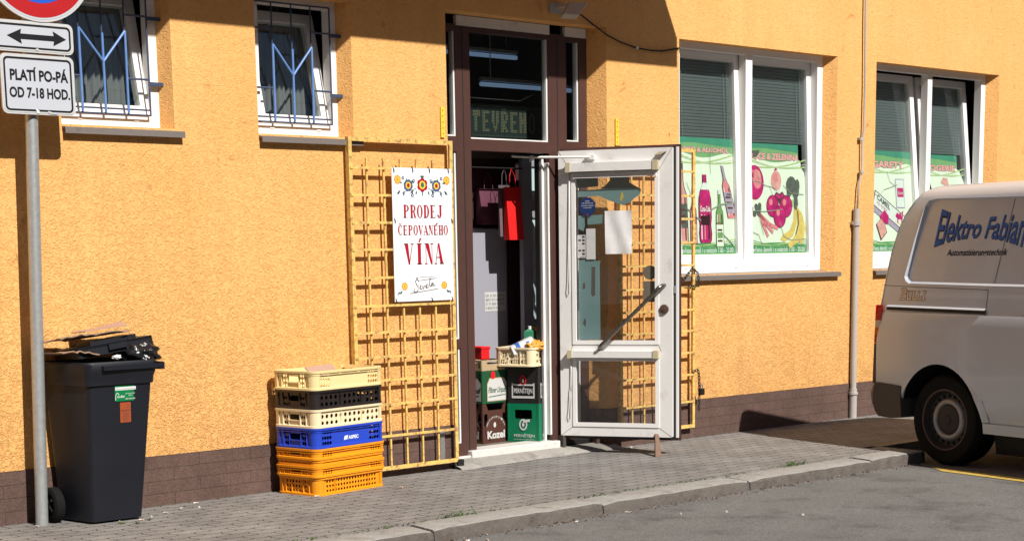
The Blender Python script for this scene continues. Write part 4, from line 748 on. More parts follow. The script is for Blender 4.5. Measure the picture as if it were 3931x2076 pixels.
F, H, a, b = S4[0]; poster(F, a + .01, b - .055, .052, .935, 'CIGARETY', art_cig, 'green cigarette poster with tilted packs in the window behind the van', (.05, .86, .835, .90))
F, H, a, b = S4[1]; poster(F, a + .01, b - .05, .052, .925, 'DROGERIE', art_drug, 'green toiletries poster in the right window half, mostly hidden by the van', (.02, .80, .835, .895), torn=[(0, 0), (1, 0), (.99, .72), (.93, .80), (.90, .84), (.84, .86), (.85, .96), (.4, .985), (0, 1)])
# ================================================================== FLOODLIGHT, CABLE, CONDUIT
t = thing('floodlight', 'small square floodlight with a cracked lens angled out above the doorway', 'floodlight', (8.5, 0, 3.05))
mb = MB(); A_, B_, C_, D_ = Vector((8.352, -0.20, 2.992)), Vector((8.505, -0.20, 2.997)), Vector((8.665, -0.13, 3.098)), Vector((8.478, -0.13, 3.090))
nn = (B_ - A_).cross(D_ - A_).normalized(); nn = -nn if nn.z > 0 else nn
mb.hexa([p - nn * .05 for p in (A_, B_, C_, D_)], [A_, B_, C_, D_], 'lamp'); mb.build('housing', t, bevel=.004)
mb = MB(); cen = (A_ + B_ + C_ + D_) / 4; q = [cen + (p - cen) * .86 + nn * .003 for p in (A_, B_, C_, D_)]; mb.add([tuple(v) for v in q], [(0, 1, 2, 3)], 'lens'); mb.build('lens', t)
mb = MB(); mb.tube([(8.50, 0.0, 3.10), (8.505, -0.10, 3.105), (8.53, -0.13, 3.09)], .012, 'lamp', 8); mb.box(8.44, 8.56, -0.02, 0.0, 3.06, 3.13, 'lamp'); mb.build('bracket', t)
mb = MB(); pts = [(8.62, -0.12, 3.06), (8.745, -.02, 3.067), (8.865, -.012, 3.016), (9.014, -.012, 2.952), (9.155, -.012, 2.913), (9.322, -.012, 2.885), (9.474, -.012, 2.878), (9.593, -.012, 2.882), (9.713, -.012, 2.902), (9.78, -.012, 2.916), (9.81, .02, 2.92), (9.86, .08, 2.925)]
mb.tube(pts, .0055, 'cable', 8); mb.box(9.31, 9.335, -.02, -.001, 2.876, 2.894, 'dirtywhite'); tag(mb.build('power_cable', smooth='auto'), 'thin black cable sagging across the wall from floodlight to window', 'cable')
t = thing('conduit', 'grey upright conduit pipe with a thin wire above it, on the wall between windows', 'pipe', (12.02, -0.03, 0))
mb = MB(); mb.tube([(12.0, -.034, 0.0), (12.0, -.034, 0.25)], .034, 'sheet', 14); mb.tube([(12.0, -.034, 0.2), (12.005, -.034, 1.76)], .027, 'sheet', 14); mb.build('pipe', t, smooth='auto')
mb = MB(); mb.tube([(12.005, -.034, 1.62), (12.005, -.034, 1.66)], .037, 'sheet', 14); mb.box(11.96, 12.05, -.03, 0, 1.63, 1.65, 'sheet'); mb.build('clamp', t, smooth='auto')
mb = MB(); mb.tube([(12.0, -.034, 0.2), (12.0, -.034, 0.222)], .042, 'sheet', 14); mb.build('clamp', t, smooth='auto')
mb = MB(); mb.tube([(12.02, -.03, 1.74), (12.035, -.03, 1.95), (12.06, -.035, 2.05), (12.08, -.03, 2.09), (12.075, -.03, 2.33), (12.095, -.03, 2.4), (12.1, -.03, 2.75), (12.09, -.03, 3.3), (12.09, -.03, 5.0)], .009, 'sheet', 8); mb.build('wire', t, smooth=True)
mb = MB(); mb.box(12.04, 12.09, -.035, 0, 2.325, 2.345, 'sheet'); mb.build('clip', t)
mb = MB(); mb.lathe([(0, .012), (.02, .012), (.02, -.012), (0, -.012)], (12.065, -.035, 2.06), (0, 0, 1), 'sheet', 12); mb.build('connector', t)
# ================================================================== PARKING SIGN POST
SY = -0.225
def sign_post():
    t = thing('sign_post', 'grey galvanised post carrying the parking signs at the left edge', 'post', (4.365, -0.14, 0))
    mb = MB(); mb.tube([(4.362, -0.14, -0.05), (4.398, -0.155, 1.1), (4.432, -0.17, 2.16), (4.46, -0.175, 3.35)], 0.0345, 'galv', 20); mb.build('pole', t, smooth='auto')
    for z in (2.34, 2.59, 2.9):
        mb = MB(); mb.tube([(4.44, -0.172, z - .015), (4.44, -0.172, z + .015)], 0.042, 'galv', 16); mb.build('clamp', t, smooth='auto')
sign_post()
F = plane_map((0, SY, 0), (1, 0, 0), (0, 0, 1), (0, -1, 0))
def plate_sign(name, label, x0, x1, z0, z1, art):
    t = thing(name, label, 'sign', ((x0 + x1) / 2, SY, z0), group='plates on the sign post'); mb = MB()
    mb.plate(rrect(x0, x1, z0, z1, .032), [], F, 0.012, 'signrim'); mb.plate(rrect(x0 + .008, x1 - .008, z0 + .008, z1 - .008, .028), [rrect(x0 + .018, x1 - .018, z0 + .018, z1 - .018, .022)], sub(F, .0015), .001, 'signrim'); mb.build('backing', t, bevel=.003)
    mb = MB(); mb.poly(rrect(x0 + .012, x1 - .012, z0 + .012, z1 - .012, .026), F, .0007, 'signw'); mb.plate(rrect(x0 + .016, x1 - .016, z0 + .016, z1 - .016, .024), [rrect(x0 + .026, x1 - .026, z0 + .026, z1 - .026, .017)], sub(F, .0022), .001, 'signb')
    art(mb); mb.build('face', t)
def art_arrow(mb):
    c = 2.587; mb.poly([(4.292, c), (4.375, c + .038), (4.370, c + .014), (4.560, c + .014), (4.555, c + .038), (4.632, c), (4.555, c - .038), (4.560, c - .014), (4.370, c - .014), (4.375, c - .038)], F, .0016, 'signb'); mb.poly(ell(4.46, 2.525, .01, .006, 8), F, .004, 'signrim')
def art_txt(mb):
    mb.text('PLATÍ PO-PÁ', F, 4.296, 4.630, 2.362, 2.434, 'signb', .0016, bold=.036); mb.text('OD 7-18 HOD.', F, 4.288, 4.636, 2.274, 2.330, 'signb', .0016, bold=.036)
    mb.poly([(4.43, 2.222), (4.45, 2.214), (4.452, 2.20), (4.44, 2.198)], F, .004, 'paper'); mb.poly([(4.50, 2.214), (4.53, 2.206), (4.56, 2.204), (4.55, 2.197), (4.505, 2.2)], F, .004, 'signrim')
plate_sign('arrow_sign', 'white plate with a black double-headed arrow under the round sign', 4.156, 4.674, 2.509, 2.667, art_arrow)
plate_sign('hours_sign', 'white plate lettered PLATÍ PO-PÁ OD 7-18 HOD.', 4.246, 4.668, 2.192, 2.498, art_txt)
t = thing('no_parking_sign', 'round blue no parking sign with a red ring, cut off at the top left', 'sign', (4.49, SY, 2.667), group='plates on the sign post')
cx, cz = 4.488, 2.987; G = sub(F, .004)
mb = MB(); mb.plate(ell(cx, cz, .32, .32, 64), [], G, .014, 'signrim'); mb.build('backing', t, bevel=.003)
mb = MB(); mb.poly(ell(cx, cz, .308, .308, 64), G, .0008, 'signw'); mb.poly(ell(cx, cz, .298, .298, 64), G, .0014, 'signred'); mb.poly(ell(cx, cz, .225, .225, 56), G, .002, 'signblue'); ribbon(mb, [(cx - .15, cz + .15), (cx + .15, cz - .15)], .06, G, .0026, 'signred'); mb.build('face', t)
# ================================================================== WHEELIE BIN
def wheelie_bin():
    t = thing('wheelie_bin', 'dark wheeled refuse bin, overfull, standing behind the sign post', 'bin', (4.75, -0.24, 0))
    def ring(z, f):   # plan: front (towards the street) and back; wider at the rear as it stands slightly askew
        k = z / 0.86; xl, xr = 4.556 - .004 * k, 4.862 + .085 * k; yf = -0.355 - .055 * k
        bl, br_, yb = 4.515 - .045 * k, 4.90 + .085 * k, -0.055 + .035 * k
        pts = [(xl, yf), (xr, yf - .012), (br_, yb), (bl, yb)]; o = []; r = .035
        for i in range(4):
            p, a, b = Vector((*pts[i], 0)), Vector((*pts[i - 1], 0)), Vector((*pts[(i + 1) % 4], 0)); da, db = (a - p).normalized() * r, (b - p).normalized() * r
            for s in (0, .25, .5, .75, 1): q = (p + da) * (1 - s) ** 2 + 2 * s * (1 - s) * p + (p + db) * s * s; o.append((q.x, q.y, z))
        return o
    mb = MB(); zs = [0.012, 0.03, 0.2, 0.45, 0.7, 0.83]; rs = [ring(z, 0) for z in zs]; n = len(rs[0])
    vs = [p for r in rs for p in r]; fs = [(i * n + k, i * n + (k + 1) % n, (i + 1) * n + (k + 1) % n, (i + 1) * n + k) for i in range(len(rs) - 1) for k in range(n)] + [tuple(range(n))[::-1]]
    mb.add(vs, fs, 'bin'); mb.build('body', t, smooth='auto')
    def expand(r, d): 
        c = Vector((sum(p[0] for p in r) / len(r), sum(p[1] for p in r) / len(r), 0)); o = []
        for p in r: v = Vector((p[0], p[1], 0)) - c; o.append((c.x + v.x * (1 + d / abs(v.length)), c.y + v.y * (1 + d / abs(v.length)), p[2]))
        return o
    mb = MB(); a = expand(ring(.822, 0), .022); b = expand(ring(.876, 0), .024); c = expand(ring(.886, 0), .015); d = ring(.886, 0); e = expand(ring(.83, 0), -.02); f = expand(ring(.80, 0), .004); g = ring(.76, 0); ee = expand(ring(.76, 0), .014)
    seq = [g, ee, expand(ring(.80, 0), .014), a, b, c, d, e]
    vs = [p for r in seq for p in r]; fs = [(i * n + k, i * n + (k + 1) % n, (i + 1) * n + (k + 1) % n, (i + 1) * n + k) for i in range(len(seq) - 1) for k in range(n)]
    mb.add(vs, fs, 'bin'); mb.box(4.62, 4.99, -.452, -.43, .842, .866, 'bin'); mb.box(4.965, 5.0, -.448, -.36, .832, .872, 'bin'); mb.build('rim', t, smooth='auto')
    mb = MB(); vs = [p for p in expand(ring(.80, 0), -.01)]; mb.add(vs, [tuple(range(n))], 'bag'); mb.build('rubbish', t)
    for x in (4.455, 4.93):
        c = Vector((x, -.105, .098)); mb = MB(); mb.lathe([(0, .035), (.02, .035), (.022, .02), (.052, .012), (.06, .028), (.085, .03), (.098, .022), (.099, -.022), (.088, -.03), (0, -.03)], c, (-1, 0, 0), 'tyre', 36)
        w = mb.build('wheel', t, smooth='auto'); mb = MB()
        for k in range(5):
            a = 2 * PI * k / 5; u = Vector((0, math.cos(a), math.sin(a))); v = Vector((0, -u.z, u.y)); p = c + Vector((-.026, 0, 0))
            mb.hexa([p + u * .015 + v * .007, p + u * .055 + v * .006, p + u * .055 - v * .006, p + u * .015 - v * .007], [q + Vector((-.008, 0, 0)) for q in (p + u * .015 + v * .007, p + u * .055 + v * .006, p + u * .055 - v * .006, p + u * .015 - v * .007)], 'bin')
        mb.build('hub', w)
    yf = lambda z: -0.3555 - .055 * z / .86
    S = lambda u, v, o=0.0: Vector((u, yf(v) - 0.008 - o, v))
    mb = MB(); mb.plate(rrect(4.703, 4.836, .668, .752, .006), [], S, .002, 'st_green'); mb.poly(rect(4.706, 4.833, .728, .745), S, .0006, 'paper'); mb.text('MĚSTSKÝ KOMUNÁLNÍ SERVIS', S, 4.709, 4.83, .731, .741, 'card_ink', .001); mb.text('SLUŽBY', S, 4.718, 4.765, .687, .70, 'paper', .001, bold=.02); ribbon(mb, [(4.708, .675), (4.708, .70), (4.714, .712), (4.724, .712), (4.728, .702)], .003, S, .0008, 'paper'); mb.text('NAKLÁDÁNÍ S ODPADY', S, 4.768, 4.828, .705, .712, 'paper', .001); mb.text('TEPLICE', S, 4.785, 4.81, .695, .701, 'paper', .001); mb.text('800 000 000', S, 4.768, 4.828, .676, .683, 'paper', .001); mb.build('green_sticker', t)
    mb = MB(); mb.plate(rrect(4.734, 4.80, .550, .660, .004), [], S, .002, 'st_or'); mb.text('1x', S, 4.776, 4.788, .640, .652, 'card_ink', .001); mb.text('týdně', S, 4.772, 4.79, .630, .636, 'card_ink', .001); mb.text('DOMOVNÍ OD', S, 4.74, 4.795, .612, .621, 'card_ink', .001, bold=.03)
    for k in range(6): mb.poly(rect(4.743 + .004 * (k % 3), 4.79 - .004 * (k % 2), .600 - k * .0085, .602 - k * .0085), S, .0008, 'card_ink')
    mb.build('orange_sticker', t)
    # lid resting half open on the rubbish
    mb = MB(); o = Vector((4.60, -0.02, 0.945)); ex = Vector((0.40, -.02, .05)); ey = Vector((-.02, -.32, .02)); nz = Vector((-.1, .08, 1)).normalized()
    LM = lambda u, v, w=0.0: o + ex * u + ey * v + nz * w
    mb.plate(rrect(-.12, 1.02, 0, 1, .06), [], LM, .012, 'bin'); mb.plate(rrect(-.12, 1.02, 0, 1, .06), [rrect(-.08, .98, .05, .95, .06)], LM, .055, 'bin'); mb.plate(rect(.15, .85, .25, .8), [], sub(LM, .022), .022, 'bin'); mb.plate(rect(.32, .60, .98, 1.06), [rect(.36, .56, .99, 1.04)], sub(LM, -.005), .03, 'bin')
    mb.build('lid', t, bevel=.006, bseg=2)
wheelie_bin()
def blob(name, c, r, mat, seed, label, cat, squash=1.0, rough=.35):
    bm = bmesh.new(); bmesh.ops.create_icosphere(bm, subdivisions=4, radius=1); rnd = random.Random(seed); ph = [(Vector((rnd.gauss(0, 1), rnd.gauss(0, 1), rnd.gauss(0, 1))).normalized() * rnd.uniform(2, 9), rnd.uniform(0, 6), rnd.uniform(.02, .09)) for _ in range(16)]
    mb = MB(); vs = []
    for v in bm.verts:
        k = 1 + rough * sum(a * abs(math.sin(v.co.dot(d) + p)) * 2 - a for d, p, a in ph)
        vs.append((c[0] + v.co.x * r[0] * k, c[1] + v.co.y * r[1] * k, c[2] + max(v.co.z, -.75) * r[2] * k))
    mb.add(vs, [[q.index for q in f.verts] for f in bm.faces], mat); bm.free()
    return tag(mb.build(name, smooth=True), label, cat)
blob('rubbish_bag', (4.915, -.29, .925), (.095, .11, .068), 'bag', 4, 'shiny black rubbish bag bulging over the right corner of the bin', 'rubbish bag', rough=.8)
blob('crumpled_paper', (4.755, -.36, .905), (.018, .014, .010), 'paper', 8, 'crumpled white paper on the bin rim below the lid', 'paper', rough=1.2)
def sheet(name, pts, nu, nv, th, mat, label, cat, wob, seed):
    """warped cardboard sheet from four corners, with torn edge"""
    rnd = random.Random(seed); A, B, C_, D_ = (Vector(p) for p in pts); mb = MB(); g = []
    for j in range(nv + 1):
        for i in range(nu + 1):
            u, v = i / nu, j / nv; p = A * (1 - u) * (1 - v) + B * u * (1 - v) + C_ * u * v + D_ * (1 - u) * v
            z = wob * (math.sin(u * 5 + v * 2) * .5 + math.sin(v * 7 + u * 11) * .25) + (rnd.uniform(-wob, wob) * .5 if i in (0, nu) or j in (0, nv) else 0)
            g.append(p + Vector((rnd.uniform(-wob, wob) * .3, rnd.uniform(-wob, wob) * .3, z)))
    n = nu + 1; top = [(j * n + i, j * n + i + 1, (j + 1) * n + i + 1, (j + 1) * n + i) for j in range(nv) for i in range(nu)]; N = len(g)
    loop = [i for i in range(nu)] + [j * n + nu for j in range(nv)] + [nv * n + i for i in range(nu, 0, -1)] + [j * n for j in range(nv, 0, -1)]
    mb.add([tuple(p) for p in g] + [tuple(p - Vector((0, 0, th))) for p in g], top + [tuple(k + N for k in f[::-1]) for f in top] + [(loop[k], loop[k] + N, loop[(k + 1) % len(loop)] + N, loop[(k + 1) % len(loop)]) for k in range(len(loop))], mat)
    return tag(mb.build(name, smooth='auto'), label, cat, 'cardboard on the bin')
sheet('cardboard_sheet', [(4.46, -.30, 1.02), (4.87, -.32, 1.055), (4.90, -.06, 1.03), (4.46, -.04, .985)], 14, 6, .006, 'card', 'torn brown cardboard sheet lying on the bin lid', 'cardboard', .012, 3)
sheet('cardboard_sheet', [(4.66, -.20, 1.045), (4.90, -.24, 1.075), (4.945, -.10, 1.09), (4.66, -.04, 1.035)], 8, 4, .005, 'cardpink', 'pinkish cardboard flap sticking up at the top of the bin heap', 'cardboard', .004, 6)
sheet('cardboard_sheet', [(4.44, -.34, .945), (4.64, -.38, .945), (4.64, -.08, .935), (4.44, -.04, .92)], 10, 5, .006, 'card', 'lowest torn cardboard piece sandwiched under the bin lid', 'cardboard', .014, 12)
# ================================================================== CRATE STACK
CA = R(9.0); CN = Vector((6.03, -0.432, 0)); CEX = Vector((math.cos(CA), math.sin(CA), 0)); CEY = Vector((-math.sin(CA), math.cos(CA), 0))
CW, CD = 0.618, 0.370
def crate(label, z0, h, mat, style, inset=0.0, name='plastic_crate', N=None, ex=None, ey=None, cw=CW, cd=CD, group='stacked plastic crates by the gate'):
    N = N or CN; ex = ex or CEX; ey = ey or CEY
    c = N + ex * cw / 2 + ey * cd / 2 + Vector((0, 0, z0)); t = thing(name, label, 'crate', tuple(c), math.atan2(ex.y, ex.x), group)
    o = N + ex * inset + ey * inset + Vector((0, 0, z0)); w, d = cw - 2 * inset, cd - 2 * inset; r = .045; up = Vector((0, 0, 1)); th = .004
    sides = [(o, ex, -ey, w, 'long'), (o + ex * w, ey, ex, d, 'short'), (o + ex * w + ey * d, -ex, ey, w, 'long'), (o + ey * d, -ey, -ex, d, 'short')]
    zb, zt = .006, h - .008
    for k, (p, dx, nn, L, kind_) in enumerate(sides):
        Fm = plane_map(p, dx, up, nn); mb = MB(); holes = []; hr = h * .068
        a, b = r, L - r
        if style == 'orange':
            rows = [(q + .5) / 3 * (zt - zb) * .86 + zb + .006 for q in range(3)] if h > .09 else [(zb + zt) / 2 - .006]
            n = int((b - a - .06) / .0245); st = (b - a - .06) / n
            hr = .0085
            for z in rows:
                for q in range(n): holes.append(ell(a + .03 + st * (q + .5), z, hr, hr * 1.05, 10))
        elif kind_ == 'long':
            rows = [h * .24, h * .50, h * .78] if style != 'two' else [h * .24, h * .60]
            if style == 'two':
                for i_, z in enumerate(rows):
                    n = 13; st = (b - a) / n
                    for q in range(n):
                        if i_ == 0 and q in (4, 9): continue
                        holes.append(ell(a + st * (q + .5), z, h * .108, h * .118, 12))
            else:
                for z in rows:
                    for q in range(4):
                        if z > h * .7 and q == 0: continue
                        for x in (a + .018 + .022 * q, b - .018 - .022 * q): holes.append(ell(x, z, max(h * .088, .0075), max(h * .095, .008), 12))
        else:
            m = L / 2; holes.append(rrect(m - .043, m + .043, h * .42, h * .72, .008))
            for z in ([h * .24, h * .50, h * .76] if style != 'two' else [h * .25, h * .58]):
                for x in (m - .083, m - .062, m + .062, m + .083): holes.append(ell(x, z, h * .086, h * .092, 12))
        mb.plate(rect(a, b, zb, zt), holes, sub(Fm, -.007), th, mat)
        # ribs proud of the panel
        ribx = [a + .0015, b - .0055] + ([L / 2 - .05, L / 2 + .046, L / 2 - .10, L / 2 + .096] if kind_ == 'short' else ([a + .105, b - .11] if style == 'orange' else ([L * .36, L * .66] if style == 'two' else [])))
        for x in ribx: mb.plate(rect(x, x + .004, zb, zt), [], Fm, .0065, mat)
        if kind_ == 'short' and style != 'orange': mb.plate(rect(L / 2 - .046, L / 2 + .046, h * .36, h * .40), [], Fm, .0065, mat)
        if style == 'three' and kind_ == 'long':
            zs = h * .88; ribbon_pts = [(a, zs), (a + (b - a) * .3, zs), (a + (b - a) * .38, zs - .01), (a + (b - a) * .62, zs - .01), (a + (b - a) * .7, zs), (b, zs)]
            for (x0, q0), (x1, q1) in zip(ribbon_pts, ribbon_pts[1:]): mb.plate([(x0, q0 - .003), (x1, q1 - .003), (x1, q1 + .001), (x0, q0 + .001)], [], Fm, .0065, mat)
        mb.build('side_panel', t)
    def rr(z, e): return [tuple(o + ex * x + ey * y + up * z) for x, y in rrect(-e, w + e, -e, d + e, r + e, 5)]
    def band(mb, levels):
        R_ = [rr(z, e) for z, e in levels]; n = len(R_[0]); vs = [p for q in R_ for p in q]
        mb.add(vs, [(i * n + k, i * n + (k + 1) % n, (i + 1) * n + (k + 1) % n, (i + 1) * n + k) for i in range(len(R_) - 1) for k in range(n)], mat)
    mb = MB()
    for cx_, cy_, a0 in ((r, r, 180), (w - r, r, 270), (w - r, d - r, 0), (r, d - r, 90)):   # rounded corner pillars
        pr = []
        for q in range(7): an = R(a0 + 90 * q / 6); pr.append((cx_ + r * math.cos(an), cy_ + r * math.sin(an)))
        vs = [tuple(o + ex * x + ey * y + up * z) for z in (zb, zt) for x, y in pr]; mb = MB(); mb.add(vs, [(q, q + 1, q + 8, q + 7) for q in range(6)], mat); mb.build('corner_post', t, smooth='auto')
    mb = MB(); band(mb, [(h - .014, -.004), (h - .014, .005), (h - .001, .006), (h, .004), (h, -.012), (h - .02, -.012)])
    if style == 'three': band(mb, [(h - .026, -.006), (h - .026, .003), (h - .022, .003), (h - .022, -.006)])
    mb.build('rim', t, smooth='auto')
    mb = MB(); band(mb, [(.018, -.006), (.012, .004), (.0, .004), (0, -.02)]); mb.add(rr(.006, -.004), [tuple(range(len(rr(0, 0))))], mat); mb.build('base', t, smooth='auto')
    return t
crate('bottom orange crate of the stack, deep with three rows of holes', 0.0, .112, 'crorange', 'orange', .008)
crate('shallow orange crate collar, second from the bottom of the stack', .113, .067, 'crorange', 'three', .0)
crate('low orange crate with one row of holes, third from the bottom', .181, .038, 'crorange', 'orange', .006)
crate('shallow orange crate collar directly beneath the blue crate', .220, .066, 'crorange', 'three', .0)
cb = crate('bright blue crate marked ASPEC in the middle of the stack', .287, .124, 'crblue', 'three', .003)
crate('pale cream crate with two rows of holes between the blue and black crates', .412, .112, 'cream2', 'two', .003)
crate('black crate between the two cream crates of the stack', .525, .113, 'crblack', 'two', .003)
crate('cream crate on top of the stack with cardboard inside', .639, .115, 'cream', 'three', .003)
Fm = plane_map(CN + Vector((0, 0, .287)) + CEX * .003 + CEY * .003, CEX, (0, 0, 1), -CEY)
mb = MB(); mb.text('ASPEC', Fm, .285, .375, .038, .060, 'b_white', -.006, bold=.04); mb.poly([(.245, .036), (.252, .060), (.283, .063), (.276, .039)], Fm, -.006, 'b_white'); mb.build('logo_print', cb)
mb = MB(); p0 = CN + CEX * .03 + CEY * .02 + Vector((0, 0, .70)); mb.T = Matrix()
q = [p0, p0 + CEX * .265 + CEY * .03, p0 + CEX * .25 + CEY * .11 + Vector((0, 0, .078)), p0 + CEX * .0 + CEY * .09 + Vector((0, 0, .073))]
nq = (q[1] - q[0]).cross(q[3] - q[0]).normalized() * .006
mb.hexa(q, [p + nq for p in q], 'cardpink'); tag(mb.build('cardboard_piece'), 'flat brown cardboard piece leaning inside the top cream crate', 'cardboard')
# ================================================================== VAN
VA = R(12.0); VD = Vector((math.sin(VA), math.cos(VA), 0)); VN = Vector((-math.cos(VA), math.sin(VA), 0)); VP = Vector((10.177, -2.08, 0))
def VM(s, l, z): s = s * .886 if s > -1 else s + .114; return VP + VD * s + VN * l + Vector((0, 0, z))     # s back along the van, l out of its near side, z up
def lat(z): return -max(0.0, z - 0.95) * 0.17 - max(0.0, 0.40 - z) * 0.25
HWV = 0.95
def van():
    t = thing('delivery_van', 'silver-grey panel van lettered Elektro Fabian, backed up to the kerb', 'van', tuple(VP - VD * 1.5 - VN * HWV + Vector((0, 0, ROADZ))), 0)
    zs = [.238, .27, .34, .45, .60, .75, .88, .96, .985, 1.01, 1.10, 1.25, 1.42, 1.58, 1.70, 1.765, 1.805, 1.828, 1.848, 1.862, 1.870]
    dl = [-.012, -.006, 0, .008, .014, .017, .012, .002, -.006, 0.0, 0, 0, 0, 0, -.002, -.008, -.022, -.05, -.10, -.20, -.45]
    def srear(z):
        P = [(0.2, .74), (.45, .765), (1.0, .755), (1.16, .742), (1.36, .728), (1.53, .69), (1.69, .60), (1.80, .50), (1.86, .40), (1.9, .30)]
        for (z0, s0), (z1, s1) in zip(P, P[1:]):
            if z <= z1: return s0 + (s1 - s0) * (z - z0) / (z1 - z0)
        return P[-1][1]
    def sfront(z):
        P = [(0.2, -3.95), (.6, -4.05), (.95, -3.95), (1.1, -3.7), (1.3, -3.2), (1.6, -2.75), (1.8, -2.4), (1.9, -1.9)]
        for (z0, s0), (z1, s1) in zip(P, P[1:]):
            if z <= z1: return s0 + (s1 - s0) * max(0, z - z0) / (z1 - z0)
        return P[-1][1]
    st = [('r', 0.0, .055), ('r', .014, .022), ('r', .035, .006), ('r', .08, 0), ('m', .30, 0), ('m', 0, 0), ('m', -.7, 0), ('m', -1.6, 0), ('f', .25, 0), ('f', .1, .03), ('f', 0, .12)]
    rings = []
    for ty, v, inn in st:
        near = []
        for z, d in zip(zs, dl):
            s = srear(z) - v if ty == 'r' else (min(v, srear(z) - .12) if ty == 'm' else sfront(z) + v)
            if ty == 'm': s = max(s, sfront(z) + .3)
            near.append((s, lat(z) + d - inn, z))
        ring = near + [(s, -2 * HWV - l, z) for s, l, z in reversed(near)]
        rings.append(ring)
    mb = MB(); n = len(rings[0]); vs = [tuple(VM(*p)) for r in rings for p in r]
    fs = [(i * n + k, i * n + (k + 1) % n, (i + 1) * n + (k + 1) % n, (i + 1) * n + k) for i in range(len(rings) - 1) for k in range(n)]
    nz = len(zs)
    for e in (0, len(rings) - 1):
        q = [(e * n + k, e * n + k + 1, e * n + n - 2 - k, e * n + n - 1 - k) for k in range(nz - 1)]
        fs += q if e == 0 else [f[::-1] for f in q]
    mb.add(vs, fs, 'van'); body = mb.build('body', t)
    bm = bmesh.new(); bm.from_mesh(body.data); bmesh.ops.recalc_face_normals(bm, faces=bm.faces); bm.to_mesh(body.data); bm.free()
    # cut the wheel wells and the pressed window panel
    def cut(cb):
        bm = bmesh.new(); bm.from_mesh(cb.data); bmesh.ops.recalc_face_normals(bm, faces=bm.faces); bm.to_mesh(cb.data); bm.free()
        m = body.modifiers.new('cut', 'BOOLEAN'); m.operation = 'DIFFERENCE'; m.object = cb; m.solver = 'EXACT'
        try: m.material_mode = 'TRANSFER'
        except Exception: pass
        bpy.context.view_layer.update(); dg = bpy.context.evaluated_depsgraph_get(); me = bpy.data.meshes.new_from_object(body.evaluated_get(dg)); body.modifiers.clear(); body.data = me; bpy.data.objects.remove(cb)
    def solid(outer, inner, lo, li, mat):
        mb = MB(); n = len(outer); mb.add([tuple(VM(s, lo + lat(z), z)) for s, z in outer] + [tuple(VM(s, li + lat(z), z)) for s, z in inner], [tuple(range(n)), tuple(range(2 * n - 1, n - 1, -1))] + [(k, n + k, n + (k + 1) % n, (k + 1) % n) for k in range(n)], mat); return mb.build('cutter', t)
    for cs in (0.03, -3.0):
        for sd in (0, 1):
            o = [(cs + .435 * math.cos(a), .195 + .435 * math.sin(a)) for a in [2 * PI * k / 48 for k in range(48)]]
            mb = MB(); l0, l1 = (.2, -.36) if sd == 0 else (-2 * HWV - .2, -2 * HWV + .36); mb.add([tuple(VM(s, l0, z)) for s, z in o] + [tuple(VM(s, l1, z)) for s, z in o], [tuple(range(48)), tuple(range(95, 47, -1))] + [(k, 48 + k, 48 + (k + 1) % 48, (k + 1) % 48) for k in range(48)], 'signb'); cut(mb.build('cutter', t))
    wo = [(.488, 1.225), (.465, 1.197), (.43, 1.180), (-.43, 1.168), (-1.9, 1.155), (-1.9, 1.735), (-.5, 1.752), (.25, 1.762), (.335, 1.752), (.372, 1.715), (.43, 1.50)]
    wi = [(.470, 1.235), (.45, 1.213), (.422, 1.198), (-.43, 1.186), (-1.88, 1.173), (-1.88, 1.722), (-.5, 1.740), (.245, 1.750), (.325, 1.741), (.356, 1.710), (.412, 1.50)]
    ext = lambda a, b, k: [(p[0] + (p[0] - q[0]) * k, p[1] + (p[1] - q[1]) * k) for p, q in zip(a, b)]
    cut(solid(ext(wo, wi, 1.0), wi, .026, -.026, 'van'))
    for p in body.data.polygons: p.use_smooth = True
    bm = bmesh.new(); bm.from_mesh(body.data)
    for e in bm.edges:
        if len(e.link_faces) == 2 and e.calc_face_angle(0) > R(28): e.smooth = False
    bm.to_mesh(body.data); bm.free()
    S = lambda s, z, o=0.0: VM(s, lat(z) + o, z)
    mb = MB(); n = len(wo)
    for k in range(n): a, b, c, d = wo[k], wo[(k + 1) % n], wi[(k + 1) % n], wi[k]; mb.add([tuple(S(*a, .002)), tuple(S(*b, .002)), tuple(S(*c, -.0255)), tuple(S(*d, -.0255))], [(0, 1, 2, 3)], 'van')
    mb.build('panel_ledge', t)
    mb = MB(); N_ = 40   # wheel-arch lip
    for k in range(N_):
        a0, a1 = R(8 + 165 * k / N_), R(8 + 165 * (k + 1) / N_)
        P = lambda a, r, o: tuple(S(.03 + r * math.cos(a), .195 + r * math.sin(a), o))
        for (r0, o0), (r1, o1) in (((.437, -.03), (.437, .010)), ((.437, .010), (.452, .011)), ((.452, .011), (.50, .001))): mb.add([P(a0, r0, o0), P(a1, r0, o0), P(a1, r1, o1), P(a0, r1, o1)], [(0, 1, 2, 3)], 'van')
    mb.build('arch_lip', t, smooth='auto')
    def seam(nm, pts, w, o=.0015, mat='vanseam'):
        mb = MB()
        for a, b in zip(pts, pts[1:]):
            d = Vector((b[0] - a[0], b[1] - a[1], 0)).normalized(); q = Vector((-d.y, d.x, 0)) * w / 2; oo = a[2] if len(a) > 2 else o
            mb.add([tuple(S(a[0] - q.x, a[1] - q.y, oo)), tuple(S(b[0] - q.x, b[1] - q.y, oo)), tuple(S(b[0] + q.x, b[1] + q.y, oo)), tuple(S(a[0] + q.x, a[1] + q.y, oo))], [(0, 1, 2, 3)], mat)
        mb.build(nm, t)
    seam('door_seam', [(-.428, .985), (-.437, .75), (-.455, .25)], .005); seam('door_seam', [(-.424, 1.142), (-.428, .985)], .005); seam('door_seam', [(-.447, 1.188, -.0245), (-.528, 1.735)], .005, -.0245)
    seam('panel_seam', [(.715, 1.166), (.3, 1.155), (-.424, 1.142)], .0035)
